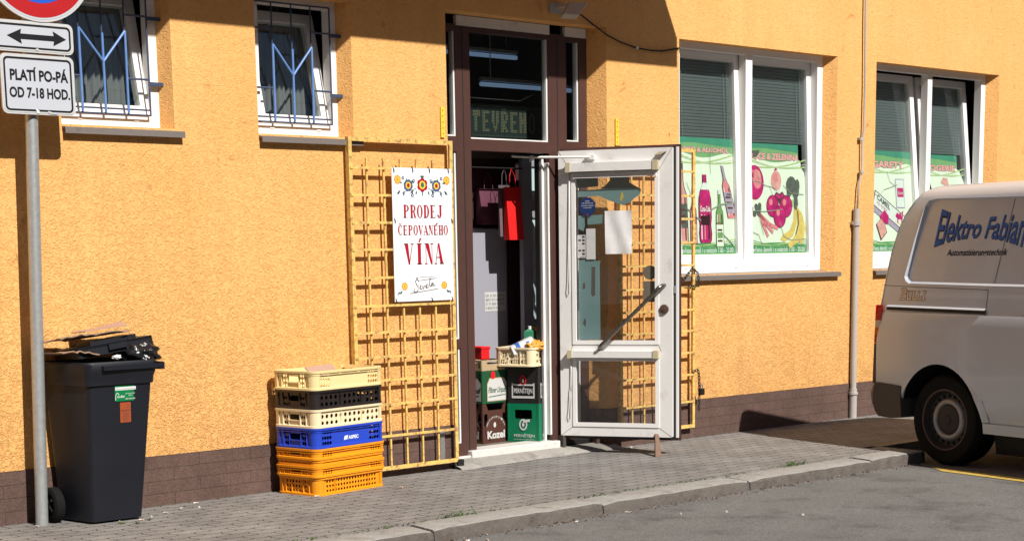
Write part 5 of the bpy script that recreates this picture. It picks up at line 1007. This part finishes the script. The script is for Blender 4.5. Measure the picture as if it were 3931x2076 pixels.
    seam('rear_seam', [(.70, 1.03), (.69, 1.166), (.676, 1.36), (.632, 1.55), (.575, 1.66), (.49, 1.745)], .005, .001)
    seam('door_rail', [(.63, 1.004), (.3, 1.000), (-.43, .992)], .022, .0075)
    mb = MB(); mb.add([tuple(S(s, z, o)) for s, z, o in ((.63, 1.017, .0076), (-.43, 1.006, .0076), (-.43, 1.006, .016), (.63, 1.017, .016), (.63, 1.030, .001), (-.43, 1.019, .001))], [(0, 1, 2, 3), (3, 2, 5, 4)], 'van'); mb.build('rail_cover', t)
    for s0, s1, z0, z1, m in ((0.685, .7665, .755, .818, 'tl_red'), (0.682, .7625, .818, .868, 'tl_or'), (0.680, .7605, .868, .918, 'tl_w'), (0.678, .758, .918, 1.027, 'tl_red')):
        mb = MB(); mb.hexa([tuple(VM(s1 - .028, -.055, z0)), tuple(VM(s1 + .006, -.09, z0)), tuple(VM(s1 - .012, .009, z0)), tuple(VM(s0, .010, z0))], [tuple(VM(s1 - .032, -.055, z1)), tuple(VM(s1 + .002, -.09, z1)), tuple(VM(s1 - .016, .009 + lat(z1), z1)), tuple(VM(s0, .010 + lat(z1), z1))], m)
        mb.add([tuple(VM(s1 + .006, -.09, z0)), tuple(VM(s1 - .012, .009, z0)), tuple(VM(s1 - .016, .009, z1)), tuple(VM(s1 + .002, -.09, z1))], [(0, 1, 2, 3)], m); mb.build('tail_light', t)
    mb = MB()   # rear bumper, wrapped round the corner, with the dark corner trim above it
    pr = [(.437, .46), (.76, .473), (.815, .465), (.86, .395), (.845, .33), (.80, .27), (.70, .232), (.55, .225), (.415, .235)]
    n = len(pr)
    def brow(l, k): return [tuple(VM(s * (1) - max(0, s - .66) * k, l, z)) for s, z in pr]
    rows = [brow(.012, .9), brow(.018, .55), brow(-.03, .15), brow(-.10, 0), brow(-2 * HWV + .1, 0), brow(-2 * HWV - .018, .6)]
    vs = [p for r in rows for p in r]; mb.add(vs, [(i * n + k, i * n + (k + 1) % n, (i + 1) * n + (k + 1) % n, (i + 1) * n + k) for i in range(len(rows) - 1) for k in range(n)] + [tuple(range(n)), tuple(range((len(rows) - 1) * n, len(rows) * n))[::-1]], 'vanplastic')
    o = mb.build('rear_bumper', t, smooth='auto')
    mb = MB(); mb.hexa([tuple(VM(.72, -.03, .465)), tuple(VM(.785, -.06, .465)), tuple(VM(.77, .004, .465)), tuple(VM(.73, .004, .465))], [tuple(VM(.72, -.03, .752)), tuple(VM(.775, -.06, .752)), tuple(VM(.76, .004, .752)), tuple(VM(.718, .004, .752))], 'vanplastic'); mb.build('corner_trim', t)
    mb = MB(); mb.hexa([tuple(VM(s, l, .03)) for s, l in ((-.42, -.16), (-.42, -1.74), (-2.6, -1.74), (-2.6, -.16))], [tuple(VM(s, l, .22)) for s, l in ((-.42, -.12), (-.42, -1.78), (-2.6, -1.78), (-2.6, -.12))], 'signb'); mb.build('underbody_light_block', t)  # underside extended low in black to block light beneath the van
    mb = MB(); mb.hexa([tuple(VM(s, l, .175)) for s, l in ((-.40, -.045), (-.40, -.2), (-2.55, -.2), (-2.55, -.045))], [tuple(VM(s, l, .245)) for s, l in ((-.40, -.035), (-.40, -.2), (-2.55, -.2), (-2.55, -.035))], 'van'); mb.build('side_sill', t)
    for s in (0.0, -3.0):
        for sd in (-1, 1):
            ax = VN * -sd; l = -.045 if sd < 0 else -2 * HWV + .045
            c = VM(s, l, ROADZ + .318); mb = MB()
            mb.lathe([(.205, -.004), (.213, .004), (.235, .008), (.272, .014), (.295, .010), (.308, -.008), (.315, -.03), (.316, -.10), (.315, -.17), (.31, -.195), (.27, -.205), (.2, -.2)], c, ax, 'tyre', 64)
            for k in range(64 if (sd < 0 and s == 0) else 0):
                a = 2 * PI * k / 64; e1 = VD * math.cos(a) + Vector((0, 0, math.sin(a))); e2 = VD * -math.sin(a) + Vector((0, 0, math.cos(a)))
                for h in (-.045, -.09, -.135): mb.hexa([c + e1 * .311 + e2 * q + ax * (h + w) for q, w in ((-.009, -.018), (.009, -.018), (.009, .018), (-.009, .018))], [c + e1 * .320 + e2 * q + ax * (h + w) for q, w in ((-.008, -.016), (.008, -.016), (.008, .016), (-.008, .016))], 'tyre')
            wh = mb.build('wheel', t, smooth='auto')
            mb = MB(); mb.lathe([(.215, .004), (.212, .010), (.205, .010), (.202, .002)], c, ax, 'rimedge', 56); mb.lathe([(.203, .004), (.196, -.02), (.185, -.045), (.172, -.05)], c, ax, 'rimdark', 56)
            a_ = VD; b_ = Vector((0, 0, 1)); D = lambda u, v, o=0.0: c + a_ * u + b_ * v + ax * (o - .040)
            mb.plate(ell(0, 0, .186, .186, 48), [ell(.167 * math.cos(2 * PI * k / 20), .167 * math.sin(2 * PI * k / 20), .0145, .0145, 10) for k in range(20)], D if sd > 0 else (lambda u, v, o=0.0: c - a_ * u + b_ * v + ax * (o - .040)), .004, 'rimdark')
            mb.lathe([(.150, -.041), (.143, -.026), (.128, -.018), (.115, -.020), (.106, -.030)], c, ax, 'steel', 48); mb.build('rim', wh, smooth='auto')
            mb = MB(); mb.lathe([(0, -.014), (.03, -.014), (.035, -.020), (.075, -.020), (.100, -.028), (.108, -.04)], c, ax, 'rimdark', 40); mb.build('hub_cap', wh, smooth='auto')
            mb = MB(); mb.lathe([(0, -.075), (.186, -.075)], c, ax, 'signb', 40); mb.build('brake_disc', wh)
    # lettering on the pressed panel
    Fp = lambda u, v, o=0.0: S(-u, v, -.0253 + o)
    def warp(dx, dz, hh):
        def f(u, w):
            x = -.225 + (.62 + .282) * u; lo = 1.428 + .062 * (1 - (2 * u - 1.0) ** 2) - .01 * u; hi = 1.690 - .062 * (1 - (2 * u - 1.0) ** 2) - .01 * u
            return x + (w - .5) * .03 + dx, lo + (hi - lo) * w + dz
        return f
    mb = MB(); mb.text('Elektro Fabian', Fp, 0, 1, 0, 1, 'v_dark', .0008, bold=.028, warp=warp(.004, -.004, 0)); mb.text('Elektro Fabian', Fp, 0, 1, 0, 1, 'v_blue', .0016, bold=.012, warp=warp(0, 0, 0)); mb.build('name_lettering', t)
    mb = MB(); mb.text('Automatisierungstechnik', Fp, -.085, .53, 1.355, 1.413, 'v_dark', .0012, bold=.02, shear=.18); mb.build('trade_lettering', t)
    Fq = lambda u, v, o=0.0: S(-u, v, .001 + o)
    mb = MB()
    def slab(c, x0, w, h, grow, off, m):
        th = .010 + grow; z0 = 1.066; R4 = lambda a, b, c_, d: mb.poly(rect(x0 + a - grow, x0 + b + grow, z0 + c_ - grow, z0 + d + grow), Fq, off, m)
        if c in 'BL': R4(.004, .016, 0, h); R4(0, .022, 0, .007); R4(0, .022, h - .007, h)
        if c == 'L': R4(.004, w - .006, 0, .009); R4(w - .012, w - .005, 0, .024)
        if c == 'I': R4(w * .3, w * .3 + .012, 0, h); R4(w * .1, w * .3 + .022, 0, .007); R4(w * .1, w * .3 + .022, h - .007, h)
        if c == 'U': R4(.006, .017, .012, h); R4(w - .022, w - .013, .012, h); R4(.010, w - .016, 0, .012); R4(0, .023, h - .007, h); R4(w - .028, w - .007, h - .007, h)
        if c == 'B': R4(.016, w - .018, h - .009, h); R4(.016, w - .018, 0, .009); R4(.016, w - .02, h * .5 - .004, h * .5 + .005); R4(w - .022, w - .011, h * .55, h - .008); R4(w - .020, w - .008, .008, h * .46)
    for grow, off, m in ((.0040, .0004, 'v_dark'), (.0012, .001, 'v_tan')):
        x = -.50
        for c, w, h in (('B', .072, .078), ('U', .066, .060), ('L', .056, .060), ('L', .056, .060), ('I', .040, .060)): slab(c, x, w, h, grow, off, m); x += w - .002
    mb.build('model_lettering', t)
    return t
van()
# ================================================================== INSIDE THE DOORWAY
YP = 0.72
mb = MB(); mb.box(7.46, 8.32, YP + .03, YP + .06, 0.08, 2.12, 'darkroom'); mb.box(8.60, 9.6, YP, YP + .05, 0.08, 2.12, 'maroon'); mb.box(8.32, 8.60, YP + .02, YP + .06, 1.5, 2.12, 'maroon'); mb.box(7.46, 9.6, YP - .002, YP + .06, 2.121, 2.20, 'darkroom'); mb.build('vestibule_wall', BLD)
t = thing('tall_fridge', 'tall pale fridge side just inside the doorway with a handwritten note on it', 'fridge', (8.44, YP + .03, 0.08))
mb = MB(); mb.box(8.28, 8.66, YP - .03, YP + .5, 0.08, 1.62, 'fridge'); mb.build('body', t, bevel=.008)
mb = MB(); mb.box(8.285, 8.30, YP - .05, YP - .031, 0.9, 1.5, 'dirtywhite'); mb.build('handle', t, bevel=.004)
F = wallmap(YP - .032)
mb = MB(); mb.plate(rect(8.425, 8.635, 1.015, 1.155), [], F, .001, 'white_card'); rnd = random.Random(1)
for k in range(4):
    x = 8.435
    while x < 8.61 - .05 * (k == 3):
        w = rnd.uniform(.012, .03); mb.poly(rect(x, x + .003, 1.128 - k * .03 - .01, 1.128 - k * .03 + .010), F, .0006, 'card_ink'); mb.poly(rect(x, x + w * .5, 1.128 - k * .03 + .007, 1.128 - k * .03 + .0095), F, .0007, 'card_ink'); mb.poly(rect(x + w * .45, x + w * .45 + .003, 1.128 - k * .03 - .009, 1.128 - k * .03 + .006), F, .0008, 'card_ink'); x += w * 1.1
tag(mb.build('handwritten_note'), 'handwritten notice taped on the pale fridge side', 'notice')
t = thing('inner_door', 'grey inner door with two frosted pale blue panes, behind the doorway', 'door', (9.05, .55, 0.08))
mb = MB(); mb.plate(rect(8.675, 9.42, .08, 2.115), [rect(8.77, 9.33, 1.81, 2.06), rect(8.77, 9.33, .95, 1.69)], wallmap(.53), .04, 'fridge'); mb.build('frame', t, bevel=.005)
for a, b in ((1.81, 2.06), (.95, 1.69)):
    mb = MB(); mb.plate(rect(8.769, 9.331, a, b), [], wallmap(.545), .006, 'frost'); mb.build('pane', t)
def gift(name, label, x0, x1, z0, z1, y, d, mat, hz, zig=False):
    t = thing(name, label, 'gift bag', ((x0 + x1) / 2, y, z0)); mb = MB(); mb.hexa([(x0, y - d, z0), (x1, y - d, z0), (x1, y, z0), (x0, y, z0)], [(x0 - .004, y - d * .5, z1), (x1 - .004, y - d * .5, z1), (x1, y, z1), (x0, y, z1)], mat)
    mb.build('bag', t)
    mb = MB(); xm = (x0 + x1) / 2; w = (x1 - x0) * .22; mb.tube([(xm - w, y - d * .4, z1 - .01), (xm - w * .8, y - d * .3, z1 + hz * .6), (xm, y - .01, z1 + hz), (xm + w * .8, y - d * .3, z1 + hz * .6), (xm + w, y - d * .4, z1 - .01)], .003, mat, 6); mb.build('cord_handle', t)
    return t
gift('red_gift_bag', 'tall bright red gift bag hanging inside the doorway', 8.455, 8.60, 1.53, 1.905, .50, .06, 'redbag', .13)
gift('floral_gift_bag', 'dark pink floral gift bag hanging at the left inside the doorway', 8.375, 8.575, 1.645, 1.90, YP - .01, .08, 'pinkbag', .12)
gift('grey_gift_bag', 'dull grey gift bag hanging behind the red one', 8.43, 8.54, 1.555, 1.92, .53, .02, 'greybag', .12)
mb = MB(); mb.tube([(7.9, .515, 2.04), (8.66, .515, 2.04)], .006, 'iron', 8); tag(mb.build('hanging_rail', smooth='auto'), 'thin dark rail the gift bags hang from', 'rail')
def beercrate(name, label, o, ex, ey, w, d, z0, h, mat, art=None, slot=True, dip=0.0):
    o = Vector(o); up = Vector((0, 0, 1)); ex, ey = Vector(ex).normalized(), Vector(ey).normalized(); c = o + ex * w / 2 + ey * d / 2 + up * z0
    t = thing(name, label, 'beer crate', tuple(c), math.atan2(ex.y, ex.x), 'beer crates inside the doorway')
    for p, dx, nn, L in ((o, ex, -ey, w), (o + ex * w, ey, ex, d), (o + ex * w + ey * d, -ex, ey, w), (o + ey * d, -ey, -ex, d)):
        Fm = plane_map(p + up * z0, dx, up, nn); mb = MB(); m = L / 2
        out = rrect(0, L, 0, h, .008) if not dip else [(0, 0), (L, 0), (L, h), (L * .86, h), (L * .78, h - dip), (L * .22, h - dip), (L * .14, h), (0, h)]
        holes = [rrect(m - L * .28, m + L * .28, h * .60, h * .84, .012)] if slot and not dip else ([rrect(L * .06, L * .20, h * .42, h * .74, .01), rrect(L * .80, L * .94, h * .42, h * .74, .01)] if dip else [])
        mb.plate(out, holes, Fm, .008, mat); mb.plate(rect(-.003, L + .003, 0, .014), [], sub(Fm, .004), .005, mat)
        for x in (0.0, L - .012): mb.plate(rect(x, x + .012, .015, h), [], sub(Fm, .003), .004, mat)
        if art: art(mb, Fm, L, h)
        mb.build('side_panel', t)
    mb = MB(); mb.add([tuple(o + ex * a + ey * b + up * (z0 + h * .5)) for a, b in ((.008, .008), (w - .008, .008), (w - .008, d - .008), (.008, d - .008))], [(0, 1, 2, 3)], 'signb'); mb.build('insert', t)
    return t
def a_kozel(mb, Fm, L, h):
    mb.poly(ell(L * .5, h * .36, L * .42, h * .34, 20), Fm, .0045, 'beerbrown'); mb.text('Kozel', Fm, L * .16, L * .86, h * .10, h * .30, 'white_card', .0055, bold=.04)
    for k, c in enumerate('VELKOPOPOVICKÝ'): a = R(165 - 150 * k / 13); mb.text(c, Fm, L * .5 + L * .36 * math.cos(a) - .006, L * .5 + L * .36 * math.cos(a) + .006, h * .36 + h * .29 * math.sin(a) - .008, h * .36 + h * .29 * math.sin(a) + .008, 'white_card', .0056)
    mb.poly(ell(L * .46, h * .45, .013, .02, 10), Fm, .0057, 'white_card')
def a_pilsner(mb, Fm, L, h):
    mb.poly([(L * .18, h * .06), (L * .98, h * .06), (L * .98, h * .62), (L * .85, h * .78), (L * .28, h * .78), (L * .18, h * .60)], Fm, .0045, 'tan'); mb.poly([(L * .20, h * .08), (L * .96, h * .08), (L * .96, h * .60), (L * .84, h * .75), (L * .30, h * .75), (L * .20, h * .58)], Fm, .005, 'white_card')
    mb.text('Pilsner Urquell', Fm, L * .23, L * .94, h * .26, h * .50, 'beergreen', .0056, bold=.02, shear=.3); ribbon(mb, [(L * .25, h * .20), (L * .6, h * .22), (L * .9, h * .24)], .006, Fm, .0056, 'beergreen'); mb.poly(ell(L * .42, h * .86, .022, .03, 12), Fm, .0062, 'redplastic')
def a_pern(mb, Fm, L, h):
    mb.text('PERNŠTEJN', Fm, L * .2, L * .86, h * .10, h * .22, 'white_card', .0046, bold=.012); mb.text('PIVOVAR PARDUBICE', Fm, L * .2, L * .86, h * .05, h * .075, 'white_card', .0046); mb.plate(ell(L * .5, h * .45, .032, .042, 18), [ell(L * .5, h * .45, .022, .03, 18)], sub(Fm, .0046), .001, 'white_card'); mb.poly([(L * .5, h * .50), (L * .72, h * .53), (L * .72, h * .60), (L * .5, h * .57)], Fm, .0052, 'white_card'); mb.poly(ell(L * .5, h * .45, .010, .016, 10), Fm, .0046, 'white_card')
def a_pernb(mb, Fm, L, h):
    mb.plate([(L * .12, h * .14), (L * .88, h * .14), (L * .88, h * .56), (L * .8, h * .52), (L * .2, h * .52), (L * .12, h * .56)], [[(L * .16, h * .2), (L * .84, h * .2), (L * .84, h * .48), (L * .16, h * .48)]], sub(Fm, .0046), .001, 'white_card'); mb.text('PERNŠTEJN', Fm, L * .19, L * .81, h * .24, h * .44, 'white_card', .0046, bold=.02); mb.plate(ell(L * .5, h * .62, .026, .036, 16), [ell(L * .5, h * .62, .018, .027, 16)], sub(Fm, .0046), .001, 'redplastic'); mb.poly(ell(L * .5, h * .62, .009, .014, 10), Fm, .005, 'white_card')
beercrate('beer_crate', 'brown Kozel beer crate on the floor just inside the doorway', (8.135, .413, 0), (1, .04, 0), (-.04, 1, 0), .255, .265, .082, .285, 'beerbrown', a_kozel, dip=.05)
beercrate('beer_crate', 'dark green Pilsner Urquell crate standing on the brown crate', (8.135, .413, 0), (1, .04, 0), (-.04, 1, 0), .255, .265, .368, .235, 'beergreen', a_pilsner, slot=False)
beercrate('beer_crate', 'tan slotted crate on top of the Pilsner crate', (8.14, .418, 0), (1, .04, 0), (-.04, 1, 0), .235, .25, .604, .075, 'tan', None, slot=True)
gx, gy = Vector((.40, -.917, 0)), Vector((.917, .40, 0)); g0 = Vector((8.364, .392, 0))
beercrate('beer_crate', 'bright green Pernštejn crate on the floor by the right jamb', tuple(g0), tuple(gx), tuple(gy), .245, .30, .082, .277, 'perngreen', a_pern)
beercrate('beer_crate', 'black Pernštejn crate standing on the bright green one', tuple(g0 + gx * .006 + gy * .004), tuple(gx), tuple(gy), .235, .29, .36, .268, 'beerblack', a_pernb, slot=False)
GC = Vector((8.395, .455, 0)) - gy * .11 - gx * .03
crate('pale crate of groceries balanced on the black beer crate in the doorway', .630, .135, 'cream2', 'two', 0.0, name='grocery_crate', N=GC, ex=Vector((.36, -.933, 0)).normalized(), ey=Vector((.933, .36, 0)).normalized(), cw=.31, cd=.30, group='pale crate in the doorway')
mb = MB(); mb.box(8.17, 8.25, .45, .60, .682, .77, 'redplastic'); mb.box(8.165, 8.255, .445, .605, .755, .775, 'redplastic'); tag(mb.build('red_basket', bevel=.004), 'small red plastic basket on the tan crate', 'basket')
GT = Vector((8.46, .30, 0)); 
t = thing('juice_carton', 'green screw-cap carton standing up in the grocery crate', 'carton', (8.52, .31, .70))
mb = MB(); mb.T = Matrix.Translation((8.52, .31, 0)) @ Matrix.Rotation(.5, 4, 'Z'); mb.box(-.034, .034, -.034, .034, .70, .875, 'juice'); mb.box(-.035, .035, -.035, .035, .80, .825, 'boxwhite'); mb.hexa([(-.034, -.034, .875), (.034, -.034, .875), (.034, .034, .875), (-.034, .034, .875)], [(-.014, -.014, .89), (.014, -.014, .89), (.014, .014, .89), (-.014, .014, .89)], 'juice'); mb.build('carton', t)
mb = MB(); mb.lathe([(0, .025), (.014, .025), (.014, 0)], (8.52, .31, .888), (0, 0, 1), 'boxwhite', 14); mb.build('cap', t)
mb = MB(); mb.T = Matrix.Translation((8.42, .28, .765)) @ Matrix.Rotation(-.6, 4, 'Z') @ Matrix.Rotation(-.42, 4, 'Y'); mb.box(-.085, .085, -.045, .045, -.02, .045, 'boxwhite'); mb.box(-.05, -.02, -.046, .046, -.021, .046, 'v_blue'); mb.box(.03, .05, -.046, .046, .0, .03, 'v_blue'); tag(mb.build('white_box'), 'white and blue carton lying tilted in the grocery crate', 'box')
blob('snack_bag', (8.495, .225, .772), (.075, .045, .035), 'bread', 3, 'crinkled orange-yellow snack bag at the front of the grocery crate', 'snack bag', rough=.9)
blob('snack_bag', (8.60, .33, .80), (.05, .05, .085), 'bread', 5, 'orange snack bag standing upright behind the others', 'snack bag', rough=.9)
blob('dark_packet', (8.67, .34, .82), (.075, .07, .085), 'foil', 7, 'dark brown crumpled packet at the back of the grocery crate', 'packet', rough=.9)
# unlit sign and lit tubes behind the transom
t = thing('led_sign', 'unlit dark LED sign spelling OTEVŘENO behind the transom glass', 'sign', (8.3, .36, 2.25)); YB = .36
mb = MB(); mb.box(7.90, 8.72, YB, YB + .03, 2.235, 2.465, 'board'); mb.build('board', t, bevel=.004)
mb = MB(); Fb = wallmap(YB - .001)
for k in range(33):
    x = 7.925 + k * .0242
    for z in (2.452, 2.25): mb.poly(ell(x, z, .0035, .0035, 6), Fb, .0006, 'led')
GLY = {'O': ['01110', '11011', '11011', '11011', '11011', '11011', '01110'], 'T': ['11111', '11111', '01100', '01100', '01100', '01100', '01100'], 'E': ['11111', '11000', '11000', '11110', '11000', '11000', '11111'], 'V': ['11011', '11011', '11011', '11011', '01010', '01110', '00100'], 'R': ['11110', '11011', '11011', '11110', '11100', '11110', '11011'], 'N': ['11011', '11011', '11111', '11111', '11011', '11011', '11011']}
for i, c in enumerate('OTEVRENO'):
    for r, row in enumerate(GLY[c]):
        for q, b in enumerate(row):
            if b == '1':
                for hf in (0, 1): x = 7.960 + i * .0888 + q * .0135; z = 2.415 - r * .0205 - hf * .010; mb.poly(rect(x, x + .0105, z - .0025, z + .0025), Fb, .0006, 'led')
x = 7.960 + 4 * .0888 + .028
for d in (-.016, -.008, .0, .008, .016): mb.poly(rect(x + d - .004, x + d + .004, 2.427 + abs(d) * .7, 2.432 + abs(d) * .7), Fb, .0006, 'led')
mb.build('led_dots', t)
mb = MB(); mb.tube([(7.94, YB + .01, 2.465), (8.0, YB - .02, 2.50), (8.48, YB - .02, 2.498), (8.66, YB + .01, 2.56)], .002, 'dirtywhite', 6); mb.build('hanging_cord', t)
for x0, x1, y, z, lab in ((8.0, 9.12, 1.05, 2.90, 'glowing fluorescent tube nearest the top of the transom'), (8.66, 9.72 - .12, .95, 2.675, 'glowing fluorescent tube lower and further right behind the transom')):
    t = thing('tube_light', lab, 'ceiling light', ((x0 + x1) / 2, y, z), group='fluorescent tubes in the shop'); mb = MB(); mb.tube([(x0, y, z), (x1, y, z)], .016, 'tube', 10); mb.build('tube', t, smooth='auto'); mb = MB(); mb.box(x0, x1, y - .02, y + .02, z + .025, z + .05, 'dirtywhite'); mb.build('batten', t)
    for xx in (x0 + .1, x1 - .1):
        mb = MB(); mb.tube([(xx, y, z + .05), (xx, y, 3.3)], .004, 'dirtywhite', 6); mb.build('hanger', t)
# ================================================================== PAPERS ON THE DOOR, WEDGE, LITTER
mb = MB(); rnd = random.Random(6); g = []; nu, nv = 8, 12
for j in range(nv + 1):
    for i in range(nu + 1): u, v = i / nu, j / nv; g.append(tuple(LF(.342 + .192 * u - .006 * v * (1 - u), 1.418 + .30 * v, -.013 + .004 * math.sin(u * 9 + v * 4) + rnd.uniform(-.0015, .0015) + (.006 if (u > .85 and v < .25) else 0))))
mb.add(g, [(j * 9 + i, j * 9 + i + 1, (j + 1) * 9 + i + 1, (j + 1) * 9 + i) for j in range(nv) for i in range(nu)], 'paper'); tag(mb.build('paper_notice', smooth='auto'), 'creased white paper sheet taped on the door glass', 'notice')
Q = sub(LF, -.0195)
mb = MB(); mb.poly(rect(.197, .266, 1.383, 1.598), Q, .0005, 'white_card'); mb.poly(rect(.205, .225, 1.53, 1.545), Q, .001, 'signrim'); mb.poly(rect(.238, .258, 1.53, 1.545), Q, .001, 'signrim'); tag(mb.build('paper_slip'), 'narrow plain white slip stuck beside the printed card on the door glass', 'notice')
mb = MB(); mb.poly(rect(.131, .192, 1.393, 1.555), Q, .0005, 'white_card')
for r in range(6):
    mb.poly(rect(.138, .158, 1.535 - r * .024, 1.548 - r * .024), Q, .001, 'card_ink' if r in (1, 4) else 'signrim'); mb.poly(rect(.166, .186, 1.534 - r * .024, 1.549 - r * .024), Q, .001, 'card_ink' if r != 3 else 'signrim')
mb.poly(rect(.15, .188, 1.397, 1.401), Q, .001, 'card_ink'); tag(mb.build('printed_card'), 'small white card with rows of dark pictograms on the door glass', 'notice')
mb = MB(); mb.poly([(.208 + .062 * math.cos(R(22.5 + 45 * k)), 1.751 + .069 * math.sin(R(22.5 + 45 * k))) for k in range(8)], Q, .0005, 'octblue'); 
for k, (w, s) in enumerate(((.03, 'POZOR'), (.08, 'PROSTOR JE'), (.09, 'SLEDOVÁN KAMEROU'), (.06, 'SE ZÁZNAMEM'))): mb.text(s, Q, .208 - w / 2, .208 + w / 2, 1.785 - k * .015, 1.793 - k * .015, 'signb' if False else 'paper', .001)
mb.poly(rect(.203, .215, 1.69, 1.70), Q, .001, 'signred'); tag(mb.build('octagon_sticker'), 'dark blue octagonal warning sticker on the door glass', 'sticker')
mb = MB(); a = Vector((8.822, -.640, 0.0)); b = LF(.708, .150, .012); w = Vector((.045, -.02, 0)); q = Vector((.02, .03, 0))
mb.hexa([a, a + w, a + w + q, a + q], [b, b + w * .6, b + w * .6 + q * .5, b + q * .5], 'wood'); tag(mb.build('door_wedge', bevel=.003), 'chipped brown wooden wedge propping the glass door open', 'wedge')
rnd = random.Random(21)
butts = [(4.57, -.15, 0), (4.815, -.43, 0), (5.05, -.30, 0), (4.70, -.40, 0), (5.2, -.22, 0), (5.38, -.10, 0), (6.03, -.42, 0), (6.62, -.50, 0), (4.31, -.19, 0), (5.75, -2.02, ROADZ), (5.86, -1.98, ROADZ), (5.95, -2.04, ROADZ), (7.15, -1.94, ROADZ), (6.7, -1.96, ROADZ)]
for i, (x, y, z) in enumerate(butts):
    an = rnd.uniform(0, 3.1); mb = MB(); d = Vector((math.cos(an), math.sin(an), 0)) * .014; p = Vector((x, y, z + .006)); mb.tube([p - d, p + d * .2], .0042, 'butt', 8); mb.tube([p + d * .2, p + d], .0042, 'paper', 8)
    tag(mb.build('cigarette_butt'), 'pale cigarette end lying on the ' + ('paving near the wall' if z == 0 else 'asphalt beside the kerb'), 'cigarette butt', 'cigarette ends on the ' + ('paving' if z == 0 else 'asphalt'))
scraps = [(7.55, -2.35, ROADZ), (7.32, -2.20, ROADZ), (7.75, -2.75, ROADZ), (5.3, -.26, 0), (9.15, -.10, 0), (4.92, -.36, 0)]
for i, (x, y, z) in enumerate(scraps):
    mb = MB(); r = rnd.uniform(.006, .012); n = 7; q = [(x + r * rnd.uniform(.6, 1.4) * math.cos(2 * PI * k / n), y + r * rnd.uniform(.5, 1) * math.sin(2 * PI * k / n), z + .003 + rnd.uniform(0, .006)) for k in range(n)]; mb.add(q + [(x, y, z + .012)] + [(p[0], p[1], z) for p in q], [(k, (k + 1) % n, n) for k in range(n)] + [(k, (k + 1) % n, n + 1 + (k + 1) % n, n + 1 + k) for k in range(n)], 'pebble')
    tag(mb.build('paper_scrap'), 'tiny pale scrap of litter lying on the ' + ('paving' if z == 0 else 'asphalt'), 'scrap', 'scraps on the ' + ('paving' if z == 0 else 'asphalt'))
